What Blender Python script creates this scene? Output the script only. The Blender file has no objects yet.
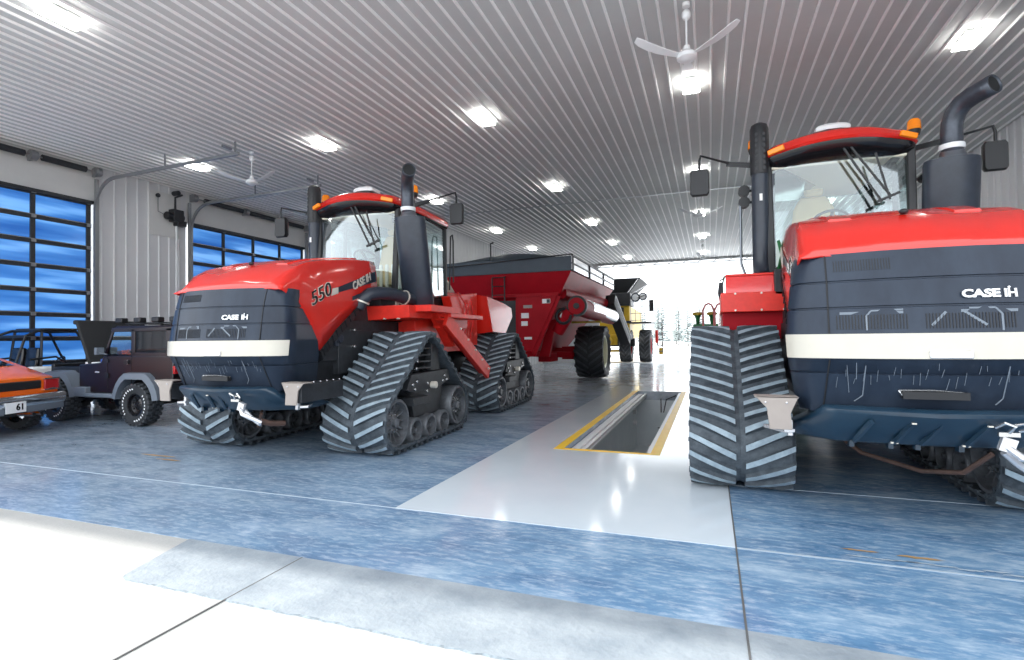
import bpy, bmesh, math, random
from mathutils import Vector, Matrix
random.seed(7)
PI = math.pi
R = math.radians
scene = bpy.context.scene
col = scene.collection

# ------------------------------------------------------------------ helpers
class MB:
    """collects geometry that becomes ONE mesh object"""
    def __init__(s):
        s.v = []; s.f = []; s.m = []; s.mats = []
        s.cur = 0
    def mat(s, m):
        if m not in s.mats: s.mats.append(m)
        s.cur = s.mats.index(m); return s
    def add(s, vs, fs, M=None):
        o = len(s.v)
        for p in vs:
            p = Vector(p)
            s.v.append(M @ p if M is not None else p)
        for f in fs:
            s.f.append([o + i for i in f]); s.m.append(s.cur)
        return s
    def box(s, c, d, rot=None):
        x, y, z = d[0] / 2, d[1] / 2, d[2] / 2
        vs = [(-x,-y,-z),(x,-y,-z),(x,y,-z),(-x,y,-z),(-x,-y,z),(x,-y,z),(x,y,z),(-x,y,z)]
        fs = [(0,3,2,1),(4,5,6,7),(0,1,5,4),(1,2,6,5),(2,3,7,6),(3,0,4,7)]
        M = Matrix.Translation(Vector(c))
        if rot is not None:
            M = M @ (rot if isinstance(rot, Matrix) else Matrix.Rotation(rot[0],4,'X') @ Matrix.Rotation(rot[1],4,'Y') @ Matrix.Rotation(rot[2],4,'Z'))
        return s.add(vs, fs, M)
    def b2(s, a, b):
        return s.box([(a[i]+b[i])/2 for i in range(3)], [abs(b[i]-a[i]) for i in range(3)])
    def hexa(s, p8):
        return s.add(p8, [(0,3,2,1),(4,5,6,7),(0,1,5,4),(1,2,6,5),(2,3,7,6),(3,0,4,7)])
    def bar(s, p0, p1, w, h, up=(0,0,1)):
        p0, p1 = Vector(p0), Vector(p1); d = p1 - p0
        z = d.normalized(); u = Vector(up)
        if abs(z.dot(u)) > .98: u = Vector((0,1,0))
        x = u.cross(z).normalized(); y = z.cross(x)
        M = Matrix((x, y, z)).transposed().to_4x4(); M.translation = (p0 + p1) / 2
        return s.box((0,0,0), (w, h, d.length), M) if False else s.add(
            [(a*w/2, b*h/2, c*d.length/2) for c in (-1,1) for b in (-1,1) for a in (-1,1)],
            [(0,2,3,1),(4,5,7,6),(0,1,5,4),(1,3,7,5),(3,2,6,7),(2,0,4,6)], M)
    def prism(s, prof, axis, a, b):
        """profile list of 2-tuples extruded along axis: 'x' -> (y,z), 'y' -> (x,z), 'z' -> (x,y)"""
        n = len(prof)
        def P(p, t):
            return (t,p[0],p[1]) if axis=='x' else ((p[0],t,p[1]) if axis=='y' else (p[0],p[1],t))
        vs = [P(p,a) for p in prof] + [P(p,b) for p in prof]
        fs = [tuple(range(n)), tuple(range(2*n-1, n-1, -1))]
        fs += [(i,(i+1)%n,n+(i+1)%n,n+i) for i in range(n)]
        return s.add(vs, fs)
    def loft(s, secs, cap=True, closed=True):
        n = len(secs[0]); vs = [p for q in secs for p in q]; fs = []
        for k in range(len(secs)-1):
            for i in range(n if closed else n-1):
                j = (i+1) % n
                fs.append((k*n+i, k*n+j, (k+1)*n+j, (k+1)*n+i))
        if cap and closed:
            fs.append(tuple(range(n-1,-1,-1))); fs.append(tuple((len(secs)-1)*n+i for i in range(n)))
        return s.add(vs, fs)
    def tube(s, pts, r, seg=10, cap=True, rs=None):
        pts = [Vector(p) for p in pts]; secs = []
        t0 = (pts[1]-pts[0]).normalized()
        up = Vector((0,0,1)) if abs(t0.z) < .9 else Vector((1,0,0))
        x = up.cross(t0).normalized()
        for i, p in enumerate(pts):
            if i == 0: t = pts[1]-pts[0]
            elif i == len(pts)-1: t = pts[-1]-pts[-2]
            else: t = (pts[i+1]-p).normalized() + (p-pts[i-1]).normalized()
            t.normalize()
            x = (x - t*x.dot(t)).normalized(); y = t.cross(x)
            rr = rs[i] if rs else r
            secs.append([p + x*rr*math.cos(2*PI*k/seg) + y*rr*math.sin(2*PI*k/seg) for k in range(seg)])
        return s.loft(secs, cap)
    def cyl(s, p0, p1, r0, r1=None, seg=24):
        p0, p1 = Vector(p0), Vector(p1)
        return s.tube([p0, p1], r0, seg, rs=[r0, r0 if r1 is None else r1])
    def lathe(s, prof, M=None, seg=32):
        """prof: (r, h) list about local z"""
        n = len(prof); vs = []; fs = []
        for k in range(seg):
            a = 2*PI*k/seg
            vs += [(r*math.cos(a), r*math.sin(a), h) for r, h in prof]
        for k in range(seg):
            l = (k+1) % seg
            for i in range(n-1):
                fs.append((k*n+i, l*n+i, l*n+i+1, k*n+i+1))
        return s.add(vs, fs, M)
    def sphere(s, c, r, seg=14, rings=8, sc=(1,1,1)):
        prof = [(r*math.sin(PI*i/rings), -r*math.cos(PI*i/rings)) for i in range(rings+1)]
        return s.lathe(prof, Matrix.Translation(Vector(c)) @ Matrix.Diagonal((*sc,1)), seg)
    def text(s, t, size, M, bold=.0, shear=0., ext=.004, align='CENTER', sp=1.):
        cu = bpy.data.curves.new('txt', 'FONT'); cu.body = t; cu.size = size; cu.extrude = ext
        cu.offset = bold; cu.shear = shear; cu.align_x = align; cu.align_y = 'CENTER'; cu.space_character = sp
        cu.resolution_u = 3
        ob = bpy.data.objects.new('txt', cu)
        me = bpy.data.meshes.new_from_object(ob)
        s.add([v.co for v in me.vertices], [tuple(p.vertices) for p in me.polygons], M)
        bpy.data.objects.remove(ob); bpy.data.curves.remove(cu); bpy.data.meshes.remove(me)
        return s
    def build(s, name, m=None, parent=None, bevel=0, smooth=35, seg=2, recalc=True):
        me = bpy.data.meshes.new(name)
        me.from_pydata([tuple(p) for p in s.v], [], s.f)
        mats = s.mats if s.mats else [m]
        for q in mats: me.materials.append(q)
        if s.mats: me.polygons.foreach_set('material_index', s.m)
        if recalc:
            bm = bmesh.new(); bm.from_mesh(me); bmesh.ops.recalc_face_normals(bm, faces=bm.faces); bm.to_mesh(me); bm.free()
        if smooth:
            me.polygons.foreach_set('use_smooth', [True]*len(me.polygons))
            me.set_sharp_from_angle(angle=R(smooth))
        me.update()
        o = bpy.data.objects.new(name, me); col.objects.link(o)
        if parent: o.parent = parent
        if bevel:
            b = o.modifiers.new('bevel','BEVEL'); b.width = bevel; b.segments = seg; b.limit_method = 'ANGLE'; b.angle_limit = R(40)
            b.harden_normals = False
        return o

def tag(o, label=None, cat=None, group=None, kind=None):
    if label: o['label'] = label
    if cat: o['category'] = cat
    if group: o['group'] = group
    if kind: o['kind'] = kind
    return o
def thing(name, label, cat, loc=(0,0,0), rz=0, group=None):
    o = bpy.data.objects.new(name, None); col.objects.link(o)
    o.location = loc; o.rotation_euler = (0,0,rz); o.empty_display_size = .2
    return tag(o, label, cat, group)
def copy_tree(o, parent=None):
    c = o.copy(); col.objects.link(c)
    if parent: c.parent = parent
    for ch in list(o.children): copy_tree(ch, c)
    return c
def struct(o, label=None):
    o['kind'] = 'structure'
    if label: o['label'] = label
    return o
def frame_m(o, u, v):
    """matrix whose local x,y axes are u,v at origin o"""
    u = Vector(u).normalized(); v = Vector(v); v = (v - u*v.dot(u)).normalized(); n = u.cross(v)
    M = Matrix((u,v,n)).transposed().to_4x4(); M.translation = Vector(o); return M

# ------------------------------------------------------------------ materials
def mat(name, c, rough=.5, metal=0., var=0., vs=4., c2=None, bump=0., bs=60., coat=0., alpha=None, emit=None, es=0., trans=0., stretch=None):
    m = bpy.data.materials.new(name); m.use_nodes = True
    nt = m.node_tree; b = nt.nodes['Principled BSDF']
    b.inputs['Base Color'].default_value = (*c,1); b.inputs['Roughness'].default_value = rough
    b.inputs['Metallic'].default_value = metal
    if coat: b.inputs['Coat Weight'].default_value = coat; b.inputs['Coat Roughness'].default_value = .06
    tc = nt.nodes.new('ShaderNodeTexCoord'); src = tc.outputs['Object']
    if stretch:
        mp = nt.nodes.new('ShaderNodeMapping'); mp.inputs['Scale'].default_value = stretch
        nt.links.new(src, mp.inputs['Vector']); src = mp.outputs['Vector']
    if c2 is not None or var:
        n = nt.nodes.new('ShaderNodeTexNoise'); n.inputs['Scale'].default_value = vs; n.inputs['Detail'].default_value = 6
        n.inputs['Roughness'].default_value = .65
        nt.links.new(src, n.inputs['Vector'])
        r = nt.nodes.new('ShaderNodeValToRGB'); r.color_ramp.elements[0].position = .35; r.color_ramp.elements[1].position = .68
        cc = c2 if c2 is not None else tuple(min(1,x*(1+var)) for x in c)
        r.color_ramp.elements[0].color = (*(c if c2 is not None else tuple(x*(1-var) for x in c)),1); r.color_ramp.elements[1].color = (*cc,1)
        nt.links.new(n.outputs['Fac'], r.inputs['Fac']); nt.links.new(r.outputs['Color'], b.inputs['Base Color'])
    if bump:
        n2 = nt.nodes.new('ShaderNodeTexNoise'); n2.inputs['Scale'].default_value = bs; n2.inputs['Detail'].default_value = 4
        nt.links.new(src, n2.inputs['Vector'])
        bp = nt.nodes.new('ShaderNodeBump'); bp.inputs['Strength'].default_value = bump; bp.inputs['Distance'].default_value = .02
        nt.links.new(n2.outputs['Fac'], bp.inputs['Height']); nt.links.new(bp.outputs['Normal'], b.inputs['Normal'])
    if emit is not None:
        b.inputs['Emission Color'].default_value = (*emit,1); b.inputs['Emission Strength'].default_value = es
    if trans: b.inputs['Transmission Weight'].default_value = trans; b.inputs['IOR'].default_value = 1.1
    return m

M = {}
M['red'] = mat('red_paint', (.66,.020,.012), .25, var=.05, vs=2, coat=.6)
M['red2'] = mat('red_frame_paint', (.75,.03,.018), .38, var=.12, vs=6)
M['pinkred'] = mat('glossy_red_panel', (.80,.05,.05), .1, var=.05, coat=1.)
M['cartred'] = mat('cart_red_paint', (.36,.006,.014), .45, var=.1, vs=2); M['cartred'].node_tree.nodes['Principled BSDF'].inputs['Specular IOR Level'].default_value = .12
M['nose'] = mat('charcoal_nose', (.014,.021,.036), .30, c2=(.026,.038,.060), vs=3, stretch=(1,1,.4))
M['nose'].node_tree.nodes['Principled BSDF'].inputs['Specular IOR Level'].default_value = .28
M['seam'] = mat('panel_seam', (.008,.009,.012), .6)
M['scratch'] = mat('pale_scuff', (.15,.18,.22), .5)
M['cream'] = mat('cream_headlight_cover', (.52,.49,.42), .3, var=.03)
M['white'] = mat('white_plastic', (.82,.83,.84), .4)
M['black'] = mat('black_plastic', (.012,.013,.016), .45)
M['gloss'] = mat('gloss_black', (.01,.01,.012), .15)
M['skirt'] = mat('dark_blue_skirt', (.008,.024,.045), .28, c2=(.014,.038,.065), vs=3, coat=.2)
M['stack'] = mat('dark_grey_metal', (.026,.034,.050), .38, var=.15, vs=8)
M['exh'] = mat('exhaust_steel', (.07,.08,.10), .32, .5, var=.2, vs=8)
M['pipe'] = mat('steel_pipe', (.22,.24,.27), .3, .8)
M['frame'] = mat('black_frame', (.024,.027,.032), .5, var=.3, vs=10)
M['rust'] = mat('brown_hose', (.06,.032,.024), .7, var=.3, vs=12)
M['chrome'] = mat('bright_bolt', (.6,.6,.6), .25, .9)
M['clamp'] = mat('pale_clamp', (.72,.68,.6), .35, .3)
M['rubber'] = mat('track_rubber', (.035,.046,.058), .7, c2=(.085,.105,.125), vs=9, bump=.3, bs=50)
M['lug'] = mat('worn_lug_face', (.20,.26,.31), .6, c2=(.34,.43,.49), vs=7, bump=.2, bs=40)
M['tire'] = mat('tire_rubber', (.012,.014,.017), .6, c2=(.028,.031,.036), vs=8, bump=.2)
M['tirelug'] = mat('tire_lug', (.03,.034,.04), .6, c2=(.07,.078,.088), vs=6)
M['wheelm'] = mat('idler_metal', (.12,.13,.145), .45, .2, var=.35, vs=8)
M['tan'] = mat('tan_bracket', (.30,.26,.235), .5, var=.06)
M['amber'] = mat('amber_lens', (.90,.25,.01), .2, emit=(1,.3,.02), es=.06)
M['cloth'] = mat('seat_cloth', (.78,.62,.34), .8)
M['cabcream'] = mat('cab_cream_trim', (.82,.80,.66), .6)
M['redseat'] = mat('red_seat', (.35,.03,.03), .7)
M['steel'] = mat('galvanised_track', (.30,.31,.32), .4, .6)
M['rimcream'] = mat('cream_rim', (.72,.70,.52), .35)
M['yellow'] = mat('yellow_paint', (.52,.33,.012), .4, var=.1, vs=8)
M['liney'] = mat('yellow_floor_line', (.95,.60,.03), .4, var=.05)
M['tarp'] = mat('slate_tarp', (.05,.068,.09), .55, var=.1, vs=3, bump=.15, bs=6)
M['silver'] = mat('polished_panel', (.72,.72,.74), .22, .6)
M['jeepbody'] = mat('maroon_black_paint', (.008,.002,.004), .36, coat=.1)
M['flare'] = mat('grey_flare', (.13,.155,.19), .5)
M['orange'] = mat('orange_paint', (.90,.15,.008), .25, coat=.4)
M['chromeb'] = mat('chrome', (.75,.77,.8), .12, 1.)
M['tail'] = mat('tail_lens', (.40,.015,.02), .2)
M['dblue'] = mat('dark_window', (.008,.010,.014), .06)
M['green'] = mat('green_paint', (.02,.16,.05), .4)
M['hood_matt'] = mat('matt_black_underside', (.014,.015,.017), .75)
M['lamp'] = mat('lamp_diffuser', (1,1,1), .5, emit=(1,.98,.93), es=11)
M['concfloor'] = None
def glass(name, tint=(.75,.9,.87), a=.3, rough=.03, base=.10):
    m = bpy.data.materials.new(name); m.use_nodes = True; nt = m.node_tree; nt.nodes.clear()
    out = nt.nodes.new('ShaderNodeOutputMaterial'); mx = nt.nodes.new('ShaderNodeMixShader')
    tr = nt.nodes.new('ShaderNodeBsdfTransparent'); tr.inputs['Color'].default_value = (*tint,1)
    gl = nt.nodes.new('ShaderNodeBsdfGlossy'); gl.inputs['Roughness'].default_value = rough; gl.inputs['Color'].default_value = (.9,.97,1,1)
    lw = nt.nodes.new('ShaderNodeLayerWeight'); lw.inputs['Blend'].default_value = a
    ma = nt.nodes.new('ShaderNodeMath'); ma.operation = 'MULTIPLY_ADD'; ma.inputs[1].default_value = 1-base; ma.inputs[2].default_value = base; nt.links.new(lw.outputs['Facing'], ma.inputs[0]); nt.links.new(ma.outputs[0], mx.inputs['Fac']); nt.links.new(tr.outputs[0], mx.inputs[1]); nt.links.new(gl.outputs[0], mx.inputs[2])
    nt.links.new(mx.outputs[0], out.inputs['Surface']); return m
M['glass'] = glass('cab_glass', (.55,.72,.68), .38)
M['glass2'] = glass('windscreen_glass', (.92,.97,.97), .3, base=.11)
M['bluepane'] = None
M['darkglass'] = glass('smoked_glass', (.16,.16,.17), .35)

def ribbed(name, c, c2, rough, metal=0.):
    return mat(name, c, rough, metal, c2=c2, vs=.6)
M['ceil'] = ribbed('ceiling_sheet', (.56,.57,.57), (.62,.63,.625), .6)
M['lit_rib'] = ribbed('ceiling_lit_rib', (.88,.88,.87), (.92,.92,.91), .5)  # same sheet as the flats; light on the ribs painted as paler colour
M['wall'] = ribbed('wall_sheet', (.62,.625,.64), (.68,.68,.69), .4)
M['wallflat'] = mat('wall_board', (.60,.60,.59), .55, c2=(.66,.655,.64), vs=1.2)
M['jamb'] = mat('jamb_metal', (.50,.52,.55), .35, .3)

def floor_mat():
    m = bpy.data.materials.new('worn_blue_concrete'); m.use_nodes = True; nt = m.node_tree; N = nt.nodes; L = nt.links
    b = N['Principled BSDF']; tc = N.new('ShaderNodeTexCoord')
    def noise(scale, det, stretch=(1,1,1), rot=0):
        mp = N.new('ShaderNodeMapping'); mp.inputs['Scale'].default_value = stretch; mp.inputs['Rotation'].default_value = (0,0,rot)
        L.new(tc.outputs['Object'], mp.inputs['Vector'])
        n = N.new('ShaderNodeTexNoise'); n.inputs['Scale'].default_value = scale; n.inputs['Detail'].default_value = det; n.inputs['Roughness'].default_value = .7
        L.new(mp.outputs['Vector'], n.inputs['Vector']); return n
    def ramp(src, stops):
        r = N.new('ShaderNodeValToRGB'); e = r.color_ramp.elements
        e[0].position, e[0].color = stops[0][0], (*stops[0][1],1); e[1].position, e[1].color = stops[-1][0], (*stops[-1][1],1)
        for p, c in stops[1:-1]:
            k = e.new(p); k.color = (*c,1)
        L.new(src, r.inputs['Fac']); return r
    def mix(fac, a, c, mode='MIX'):
        x = N.new('ShaderNodeMix'); x.data_type = 'RGBA'; x.blend_type = mode
        if isinstance(fac, (int,float)): x.inputs[0].default_value = fac
        else: L.new(fac, x.inputs[0])
        L.new(a, x.inputs[6]); L.new(c, x.inputs[7]); return x.outputs[2]
    big = ramp(noise(.35, 6).outputs['Fac'], [(.3,(.05,.15,.32)),(.5,(.12,.24,.40)),(.72,(.30,.40,.52))])
    mid = ramp(noise(1.1, 10, (1,2.6,1), .25).outputs['Fac'], [(.36,(.035,.10,.22)),(.52,(.15,.27,.41)),(.68,(.48,.58,.66))])
    fine = ramp(noise(7, 8, (1,3.2,1), .2).outputs['Fac'], [(.48,(0,0,0)),(.68,(1,1,1))])
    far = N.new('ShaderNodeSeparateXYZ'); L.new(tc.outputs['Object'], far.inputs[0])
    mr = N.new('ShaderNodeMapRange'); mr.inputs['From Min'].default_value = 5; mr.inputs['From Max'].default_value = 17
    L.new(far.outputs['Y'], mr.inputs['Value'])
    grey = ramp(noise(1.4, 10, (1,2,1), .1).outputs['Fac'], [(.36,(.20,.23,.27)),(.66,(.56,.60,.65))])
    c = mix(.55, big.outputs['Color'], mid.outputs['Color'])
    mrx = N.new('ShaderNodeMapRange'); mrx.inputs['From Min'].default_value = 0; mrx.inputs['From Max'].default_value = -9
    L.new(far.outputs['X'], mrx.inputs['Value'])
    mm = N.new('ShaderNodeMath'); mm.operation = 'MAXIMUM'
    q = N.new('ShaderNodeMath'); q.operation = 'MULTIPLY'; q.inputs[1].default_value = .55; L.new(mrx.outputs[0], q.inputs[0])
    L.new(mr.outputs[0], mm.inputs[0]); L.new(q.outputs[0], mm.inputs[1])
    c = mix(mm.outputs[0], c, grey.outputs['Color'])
    dust = N.new('ShaderNodeRGB'); dust.outputs[0].default_value = (.50,.58,.66,1)
    fm = N.new('ShaderNodeMath'); fm.operation = 'MULTIPLY'; fm.inputs[1].default_value = .6; L.new(fine.outputs['Color'], fm.inputs[0])
    c = mix(fm.outputs[0], c, dust.outputs[0])
    L.new(c, b.inputs['Base Color'])
    rr = ramp(noise(2, 6).outputs['Fac'], [(.3,(.09,)*3),(.7,(.26,)*3)]); L.new(rr.outputs['Color'], b.inputs['Roughness'])
    bp = N.new('ShaderNodeBump'); bp.inputs['Strength'].default_value = .05; bp.inputs['Distance'].default_value = .01
    L.new(noise(3,5).outputs['Fac'], bp.inputs['Height']); L.new(bp.outputs['Normal'], b.inputs['Normal'])
    return m
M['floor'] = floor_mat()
M['slab'] = mat('white_epoxy', (.56,.63,.69), .10, c2=(.61,.67,.72), vs=.8)
M['apron'] = mat('sunlit_concrete', (.34,.34,.33), .75, c2=(.39,.385,.375), vs=1.2, bump=.2, bs=30)
M['strip'] = mat('grey_threshold_concrete', (.20,.235,.27), .65, c2=(.31,.345,.375), vs=2.6, bump=.35, bs=25)
M['joint'] = mat('joint_filler', (.10,.10,.10), .8)
M['pale_line'] = mat('pale_scored_line', (.36,.43,.50), .6)
M['pitwall'] = mat('pit_wall_paint', (.60,.65,.68), .4, c2=(.68,.72,.74), vs=2)
M['snow'] = mat('snow', (.93,.94,.96), .8)
M['frost'] = mat('frosted_needles', (.22,.26,.25), .9, c2=(.52,.56,.56), vs=3)
M['trunk'] = mat('trunk_bark', (.22,.20,.18), .9)

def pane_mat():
    # tinted door pane; daylight behind it painted as emission in soft horizontal bands
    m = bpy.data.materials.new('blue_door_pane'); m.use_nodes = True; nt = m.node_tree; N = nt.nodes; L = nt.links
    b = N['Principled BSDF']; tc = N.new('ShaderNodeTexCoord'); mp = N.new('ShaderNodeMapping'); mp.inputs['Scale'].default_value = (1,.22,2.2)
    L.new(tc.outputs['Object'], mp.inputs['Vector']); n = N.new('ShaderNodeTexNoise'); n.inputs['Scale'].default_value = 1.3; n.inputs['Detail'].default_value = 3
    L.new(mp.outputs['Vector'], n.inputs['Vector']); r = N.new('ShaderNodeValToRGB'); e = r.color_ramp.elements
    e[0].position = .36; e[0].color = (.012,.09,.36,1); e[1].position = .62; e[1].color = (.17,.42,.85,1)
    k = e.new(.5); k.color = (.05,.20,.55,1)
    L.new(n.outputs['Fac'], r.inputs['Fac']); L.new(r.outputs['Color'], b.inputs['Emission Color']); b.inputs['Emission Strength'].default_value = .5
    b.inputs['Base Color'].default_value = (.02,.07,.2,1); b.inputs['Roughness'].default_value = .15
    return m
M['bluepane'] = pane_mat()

# ------------------------------------------------------------------ camera, world, light
f, yaw, pitch, roll = 535.04, R(20.258), R(.864), R(-.603)
Rv = Vector((math.cos(yaw), math.sin(yaw), 0)); Fv = Vector((-math.sin(yaw), math.cos(yaw), 0)); Uv = Vector((0,0,1))
F2 = Fv*math.cos(pitch) + Uv*math.sin(pitch); U2 = -Fv*math.sin(pitch) + Uv*math.cos(pitch)
R3 = Rv*math.cos(roll) + U2*math.sin(roll); U3 = -Rv*math.sin(roll) + U2*math.cos(roll)
cd = bpy.data.cameras.new('camera'); cam = bpy.data.objects.new('camera', cd); col.objects.link(cam)
mm = Matrix((R3, U3, -F2)).transposed().to_4x4(); mm.translation = (0,0,1.6); cam.matrix_world = mm
cd.sensor_fit = 'HORIZONTAL'; cd.sensor_width = 36; cd.lens = f/1024*36; cd.clip_end = 600; cd.clip_start = .05
scene.camera = cam
w = bpy.data.worlds.new('World'); scene.world = w; w.use_nodes = True
bg = w.node_tree.nodes['Background']; bg.inputs['Color'].default_value = (.90,.95,1,1); bg.inputs['Strength'].default_value = 1.4
sd = bpy.data.lights.new('sun','SUN'); sd.energy = 2.5; sd.angle = R(1.0); sd.color = (1,.97,.9)
sun = bpy.data.objects.new('sun', sd); col.objects.link(sun)
sdir = Vector((.80, -.02, -.60)).normalized()
sun.rotation_euler = sdir.to_track_quat('-Z','Y').to_euler(); sun.location = (-10,-8,20)
vs = scene.view_settings; vs.view_transform = 'Standard'; vs.look = 'None'; vs.exposure = 1.18; vs.gamma = 1; vs.use_curve_mapping = False

# ------------------------------------------------------------------ setting
XL, XR, YF, YB, ZC = -14.68, 6.15, 3.18, 32.6, 6.1
XI, YI = -9.92, 19.3                     # inner wall that narrows the far half
px0, px1, py0, py1 = -2.0, -.78, 7.53, 16.1   # pit opening
# floor with pit hole
fl = MB()
for a, b in (((XL-.5,YF),(px0,YB+.3)), ((px1,YF),(XR+.5,YB+.3)), ((px0,YF),(px1,py0)), ((px0,py1),(px1,YB+.3))):
    fl.b2((a[0],a[1],-.25),(b[0],b[1],0))
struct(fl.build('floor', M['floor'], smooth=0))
# white epoxy bay around the pit
sl = MB(); sx0, sx1, sy0, sy1 = -2.82, .165, 4.39, 17.6
for a, b in (((sx0,sy0),(px0-.13,sy1)), ((px1+.13,sy0),(sx1,sy1)), ((px0-.13,sy0),(px1+.13,py0-.1)), ((px0-.13,py1+.02),(px1+.13,sy1))):
    sl.b2((a[0],a[1],.0),(b[0],b[1],.004))
struct(sl.build('floor', M['slab'], smooth=0), 'glossy white epoxy bay around the inspection pit')
yl = MB()
yl.b2((px0-.13,py0-.1,0),(px0,py1+.02,.006)); yl.b2((px1,py0-.1,0),(px1+.13,py1+.02,.006)); yl.b2((px0,py0-.1,0),(px1,py0,.006))
struct(yl.build('trim_1', M['liney'], smooth=0), 'yellow painted border around the pit')
# pit
pt = MB()
pt.b2((px0-.2,py0-.2,-1.75),(px1+.2,py1+.2,-1.6)); pt.b2((px0-.2,py0,-1.6),(px0-.05,py1,-.25)); pt.b2((px1+.05,py0,-1.6),(px1+.2,py1,-.25))
pt.b2((px0-.2,py1,-1.6),(px1+.2,py1+.15,-.25)); pt.b2((px0-.2,py0-.15,-1.6),(px1+.2,py0,-.25))
pt.mats=[]; struct(pt.build('wall_lower', M['pitwall'], smooth=0))
rl = MB();  rl.b2((px0+.01,py0,-.12),(px0+.13,py1,-.08)); rl.b2((px0+.18,py0,-.12),(px0+.24,py1,-.07)); rl.b2((px1-.07,py0,-.09),(px1-.01,py1,-.02)); rl.b2((px0,py0,-.16),(px0+.25,py1,-.13))
struct(rl.build('trim_2', M['white'], smooth=0), 'bright steel rails along the pit edge')
for z, lb in ((-.45,'upper of two small round lamps on the side wall inside the floor pit'),(-.75,'lower of two small round lamps on the side wall inside the floor pit')):
    pl = MB(); pl.cyl((px0+.0,py1-1.2,z),(px0+.10,py1-1.2,z),.06); tag(pl.build('pit_lamp', M['white']), lb, 'lamp', 'lamps inside the floor pit')
pp = MB(); yy = py1-.03
pp.tube([(px0+.65,yy,-.2),(px0+.65,yy,-.6)],.015,6); pp.tube([(px1-.15,yy,-.1),(px0+.80,yy,-.22),(px0+.72,yy,-.6)],.015,6); pp.tube([(px0+.55,yy,-1.05),(px0+.95,yy,-1.05),(px0+.95,yy,-.62)],.015,6)
tag(pp.build('pit_pipework', M['frame']), 'thin dark pipes on the end wall of the inspection pit', 'pipe')
# joints
jt = MB(); jt.b2((.158,-3,-.02),(.170,YB,.0052)); jt.b2((-2.842,-6,-.02),(-2.834,YF,.0035))
struct(jt.build('trim_3', M['joint'], smooth=0), 'thin dark control joints in the concrete')
jl = MB(); jl.b2((XL,4.385,0),(sx0,4.40,.003)); jl.b2((.17,4.375,0),(XR,4.40,.003)); jl.b2((.17,6.2,0),(XR,6.21,.003)); jl.b2((3.2,4.4,0),(3.21,YB,.003))
struct(jl.build('trim_4', M['pale_line'], smooth=0), 'pale scored lines across the blue floor')
# parking stripes under the small vehicles
ys = MB()
for (x, y, r_) in ((-9.15,8.4,.35),(-10.3,9.6,.3),(-11.5,10.2,.3)):
    ys.box((x,y,.002),(1.7,.13,.005),(0,0,r_*0))
struct(ys.build('trim_5', M['liney'], smooth=0), 'yellow parking stripes by the dark off-road car')
st = MB()
def blob(cx, cy, L_, W_, seed, z=.004):
    rr = random.Random(seed); n = 22
    vs_ = [(cx + L_*math.cos(2*PI*i/n)*rr.uniform(.7,1.1), cy + W_*math.sin(2*PI*i/n)*rr.uniform(.5,1.2), z) for i in range(n)]
    return vs_, [tuple(range(n))]
st.mat(mat('ochre_stain', (.35,.22,.10), .7)); st.add(*blob(1.02,4.62,.13,.02,1)); st.add(*blob(1.37,4.60,.15,.022,2)); st.add(*blob(-7.3,5.35,.35,.03,5)); st.add(*blob(-6.9,5.2,.25,.025,6))
st.mat(M['pale_line'])
for i in range(12): st.add(*blob(1.0+.13*i+random.uniform(-.03,.03),4.52-.006*i+random.uniform(-.03,.02),.09,.012,10+i,.0045))
tag(st.build('scuff_marks', None, smooth=0), 'ochre and white scuff marks on the blue floor', 'stain', kind='stuff')
# apron
ap = MB(); ap.b2((-60,-30,-.30),(40,YF,-.004))
struct(ap.build('floor', M['apron'], smooth=0), 'bright sunlit concrete apron')
sp = MB(); prof = []
n = 160; xs = [-3.75 + i*(XR+3.75)/n for i in range(n+1)]
rr = random.Random(3)
lo = [(x, 2.485 + .010*rr.uniform(-1,1), -.0125) for x in xs]; hi = [(x, YF, .002) for x in xs]; mid_ = [(x, 2.51 + .010*rr.uniform(-1,1), .002) for x in xs]
hi[0] = (-3.98, YF, .002); mid_[0] = (-3.80,2.55,.002)
V = lo + mid_ + hi; m1 = n+1
sp.mat(mat('dirty_edge',(.20,.24,.27),.8,var=.4,vs=20)); sp.add(lo+mid_, [(i,i+1,m1+i+1,m1+i) for i in range(n)])
sp.mat(M['strip']); sp.add(mid_+hi, [(i,i+1,m1+i+1,m1+i) for i in range(n)])
struct(sp.build('floor', None, smooth=0, recalc=False), 'grey rough-edged concrete threshold strip')

# ribbed sheets
def rib_profile(L_, pitch_, h, wb, wt):
    pts = [(0,0)]; x = pitch_/2
    while x + wb < L_:
        pts += [(x-wb/2,0),(x-wt/2,h),(x+wt/2,h),(x+wb/2,0)]; x += pitch_
    pts.append((L_,0)); return pts
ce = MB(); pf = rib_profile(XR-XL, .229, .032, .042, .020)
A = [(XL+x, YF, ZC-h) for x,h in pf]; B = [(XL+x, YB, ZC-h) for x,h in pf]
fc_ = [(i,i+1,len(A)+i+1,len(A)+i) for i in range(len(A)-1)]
ce.mat(M['ceil']).add(A+B, fc_[0::4]); ce.mat(M['lit_rib']).add(A+B, [q for i,q in enumerate(fc_) if i%4]); ce.mat(M['ceil'])
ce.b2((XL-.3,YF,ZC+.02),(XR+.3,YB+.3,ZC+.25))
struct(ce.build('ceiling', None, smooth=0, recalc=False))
tr_ = MB(); tr_.b2((XI,17.3,ZC-.05),(XR,17.36,ZC-.03)); 
struct(tr_.build('trim_6', M['jamb'], smooth=0), 'thin lap joint across the ceiling sheets')
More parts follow.
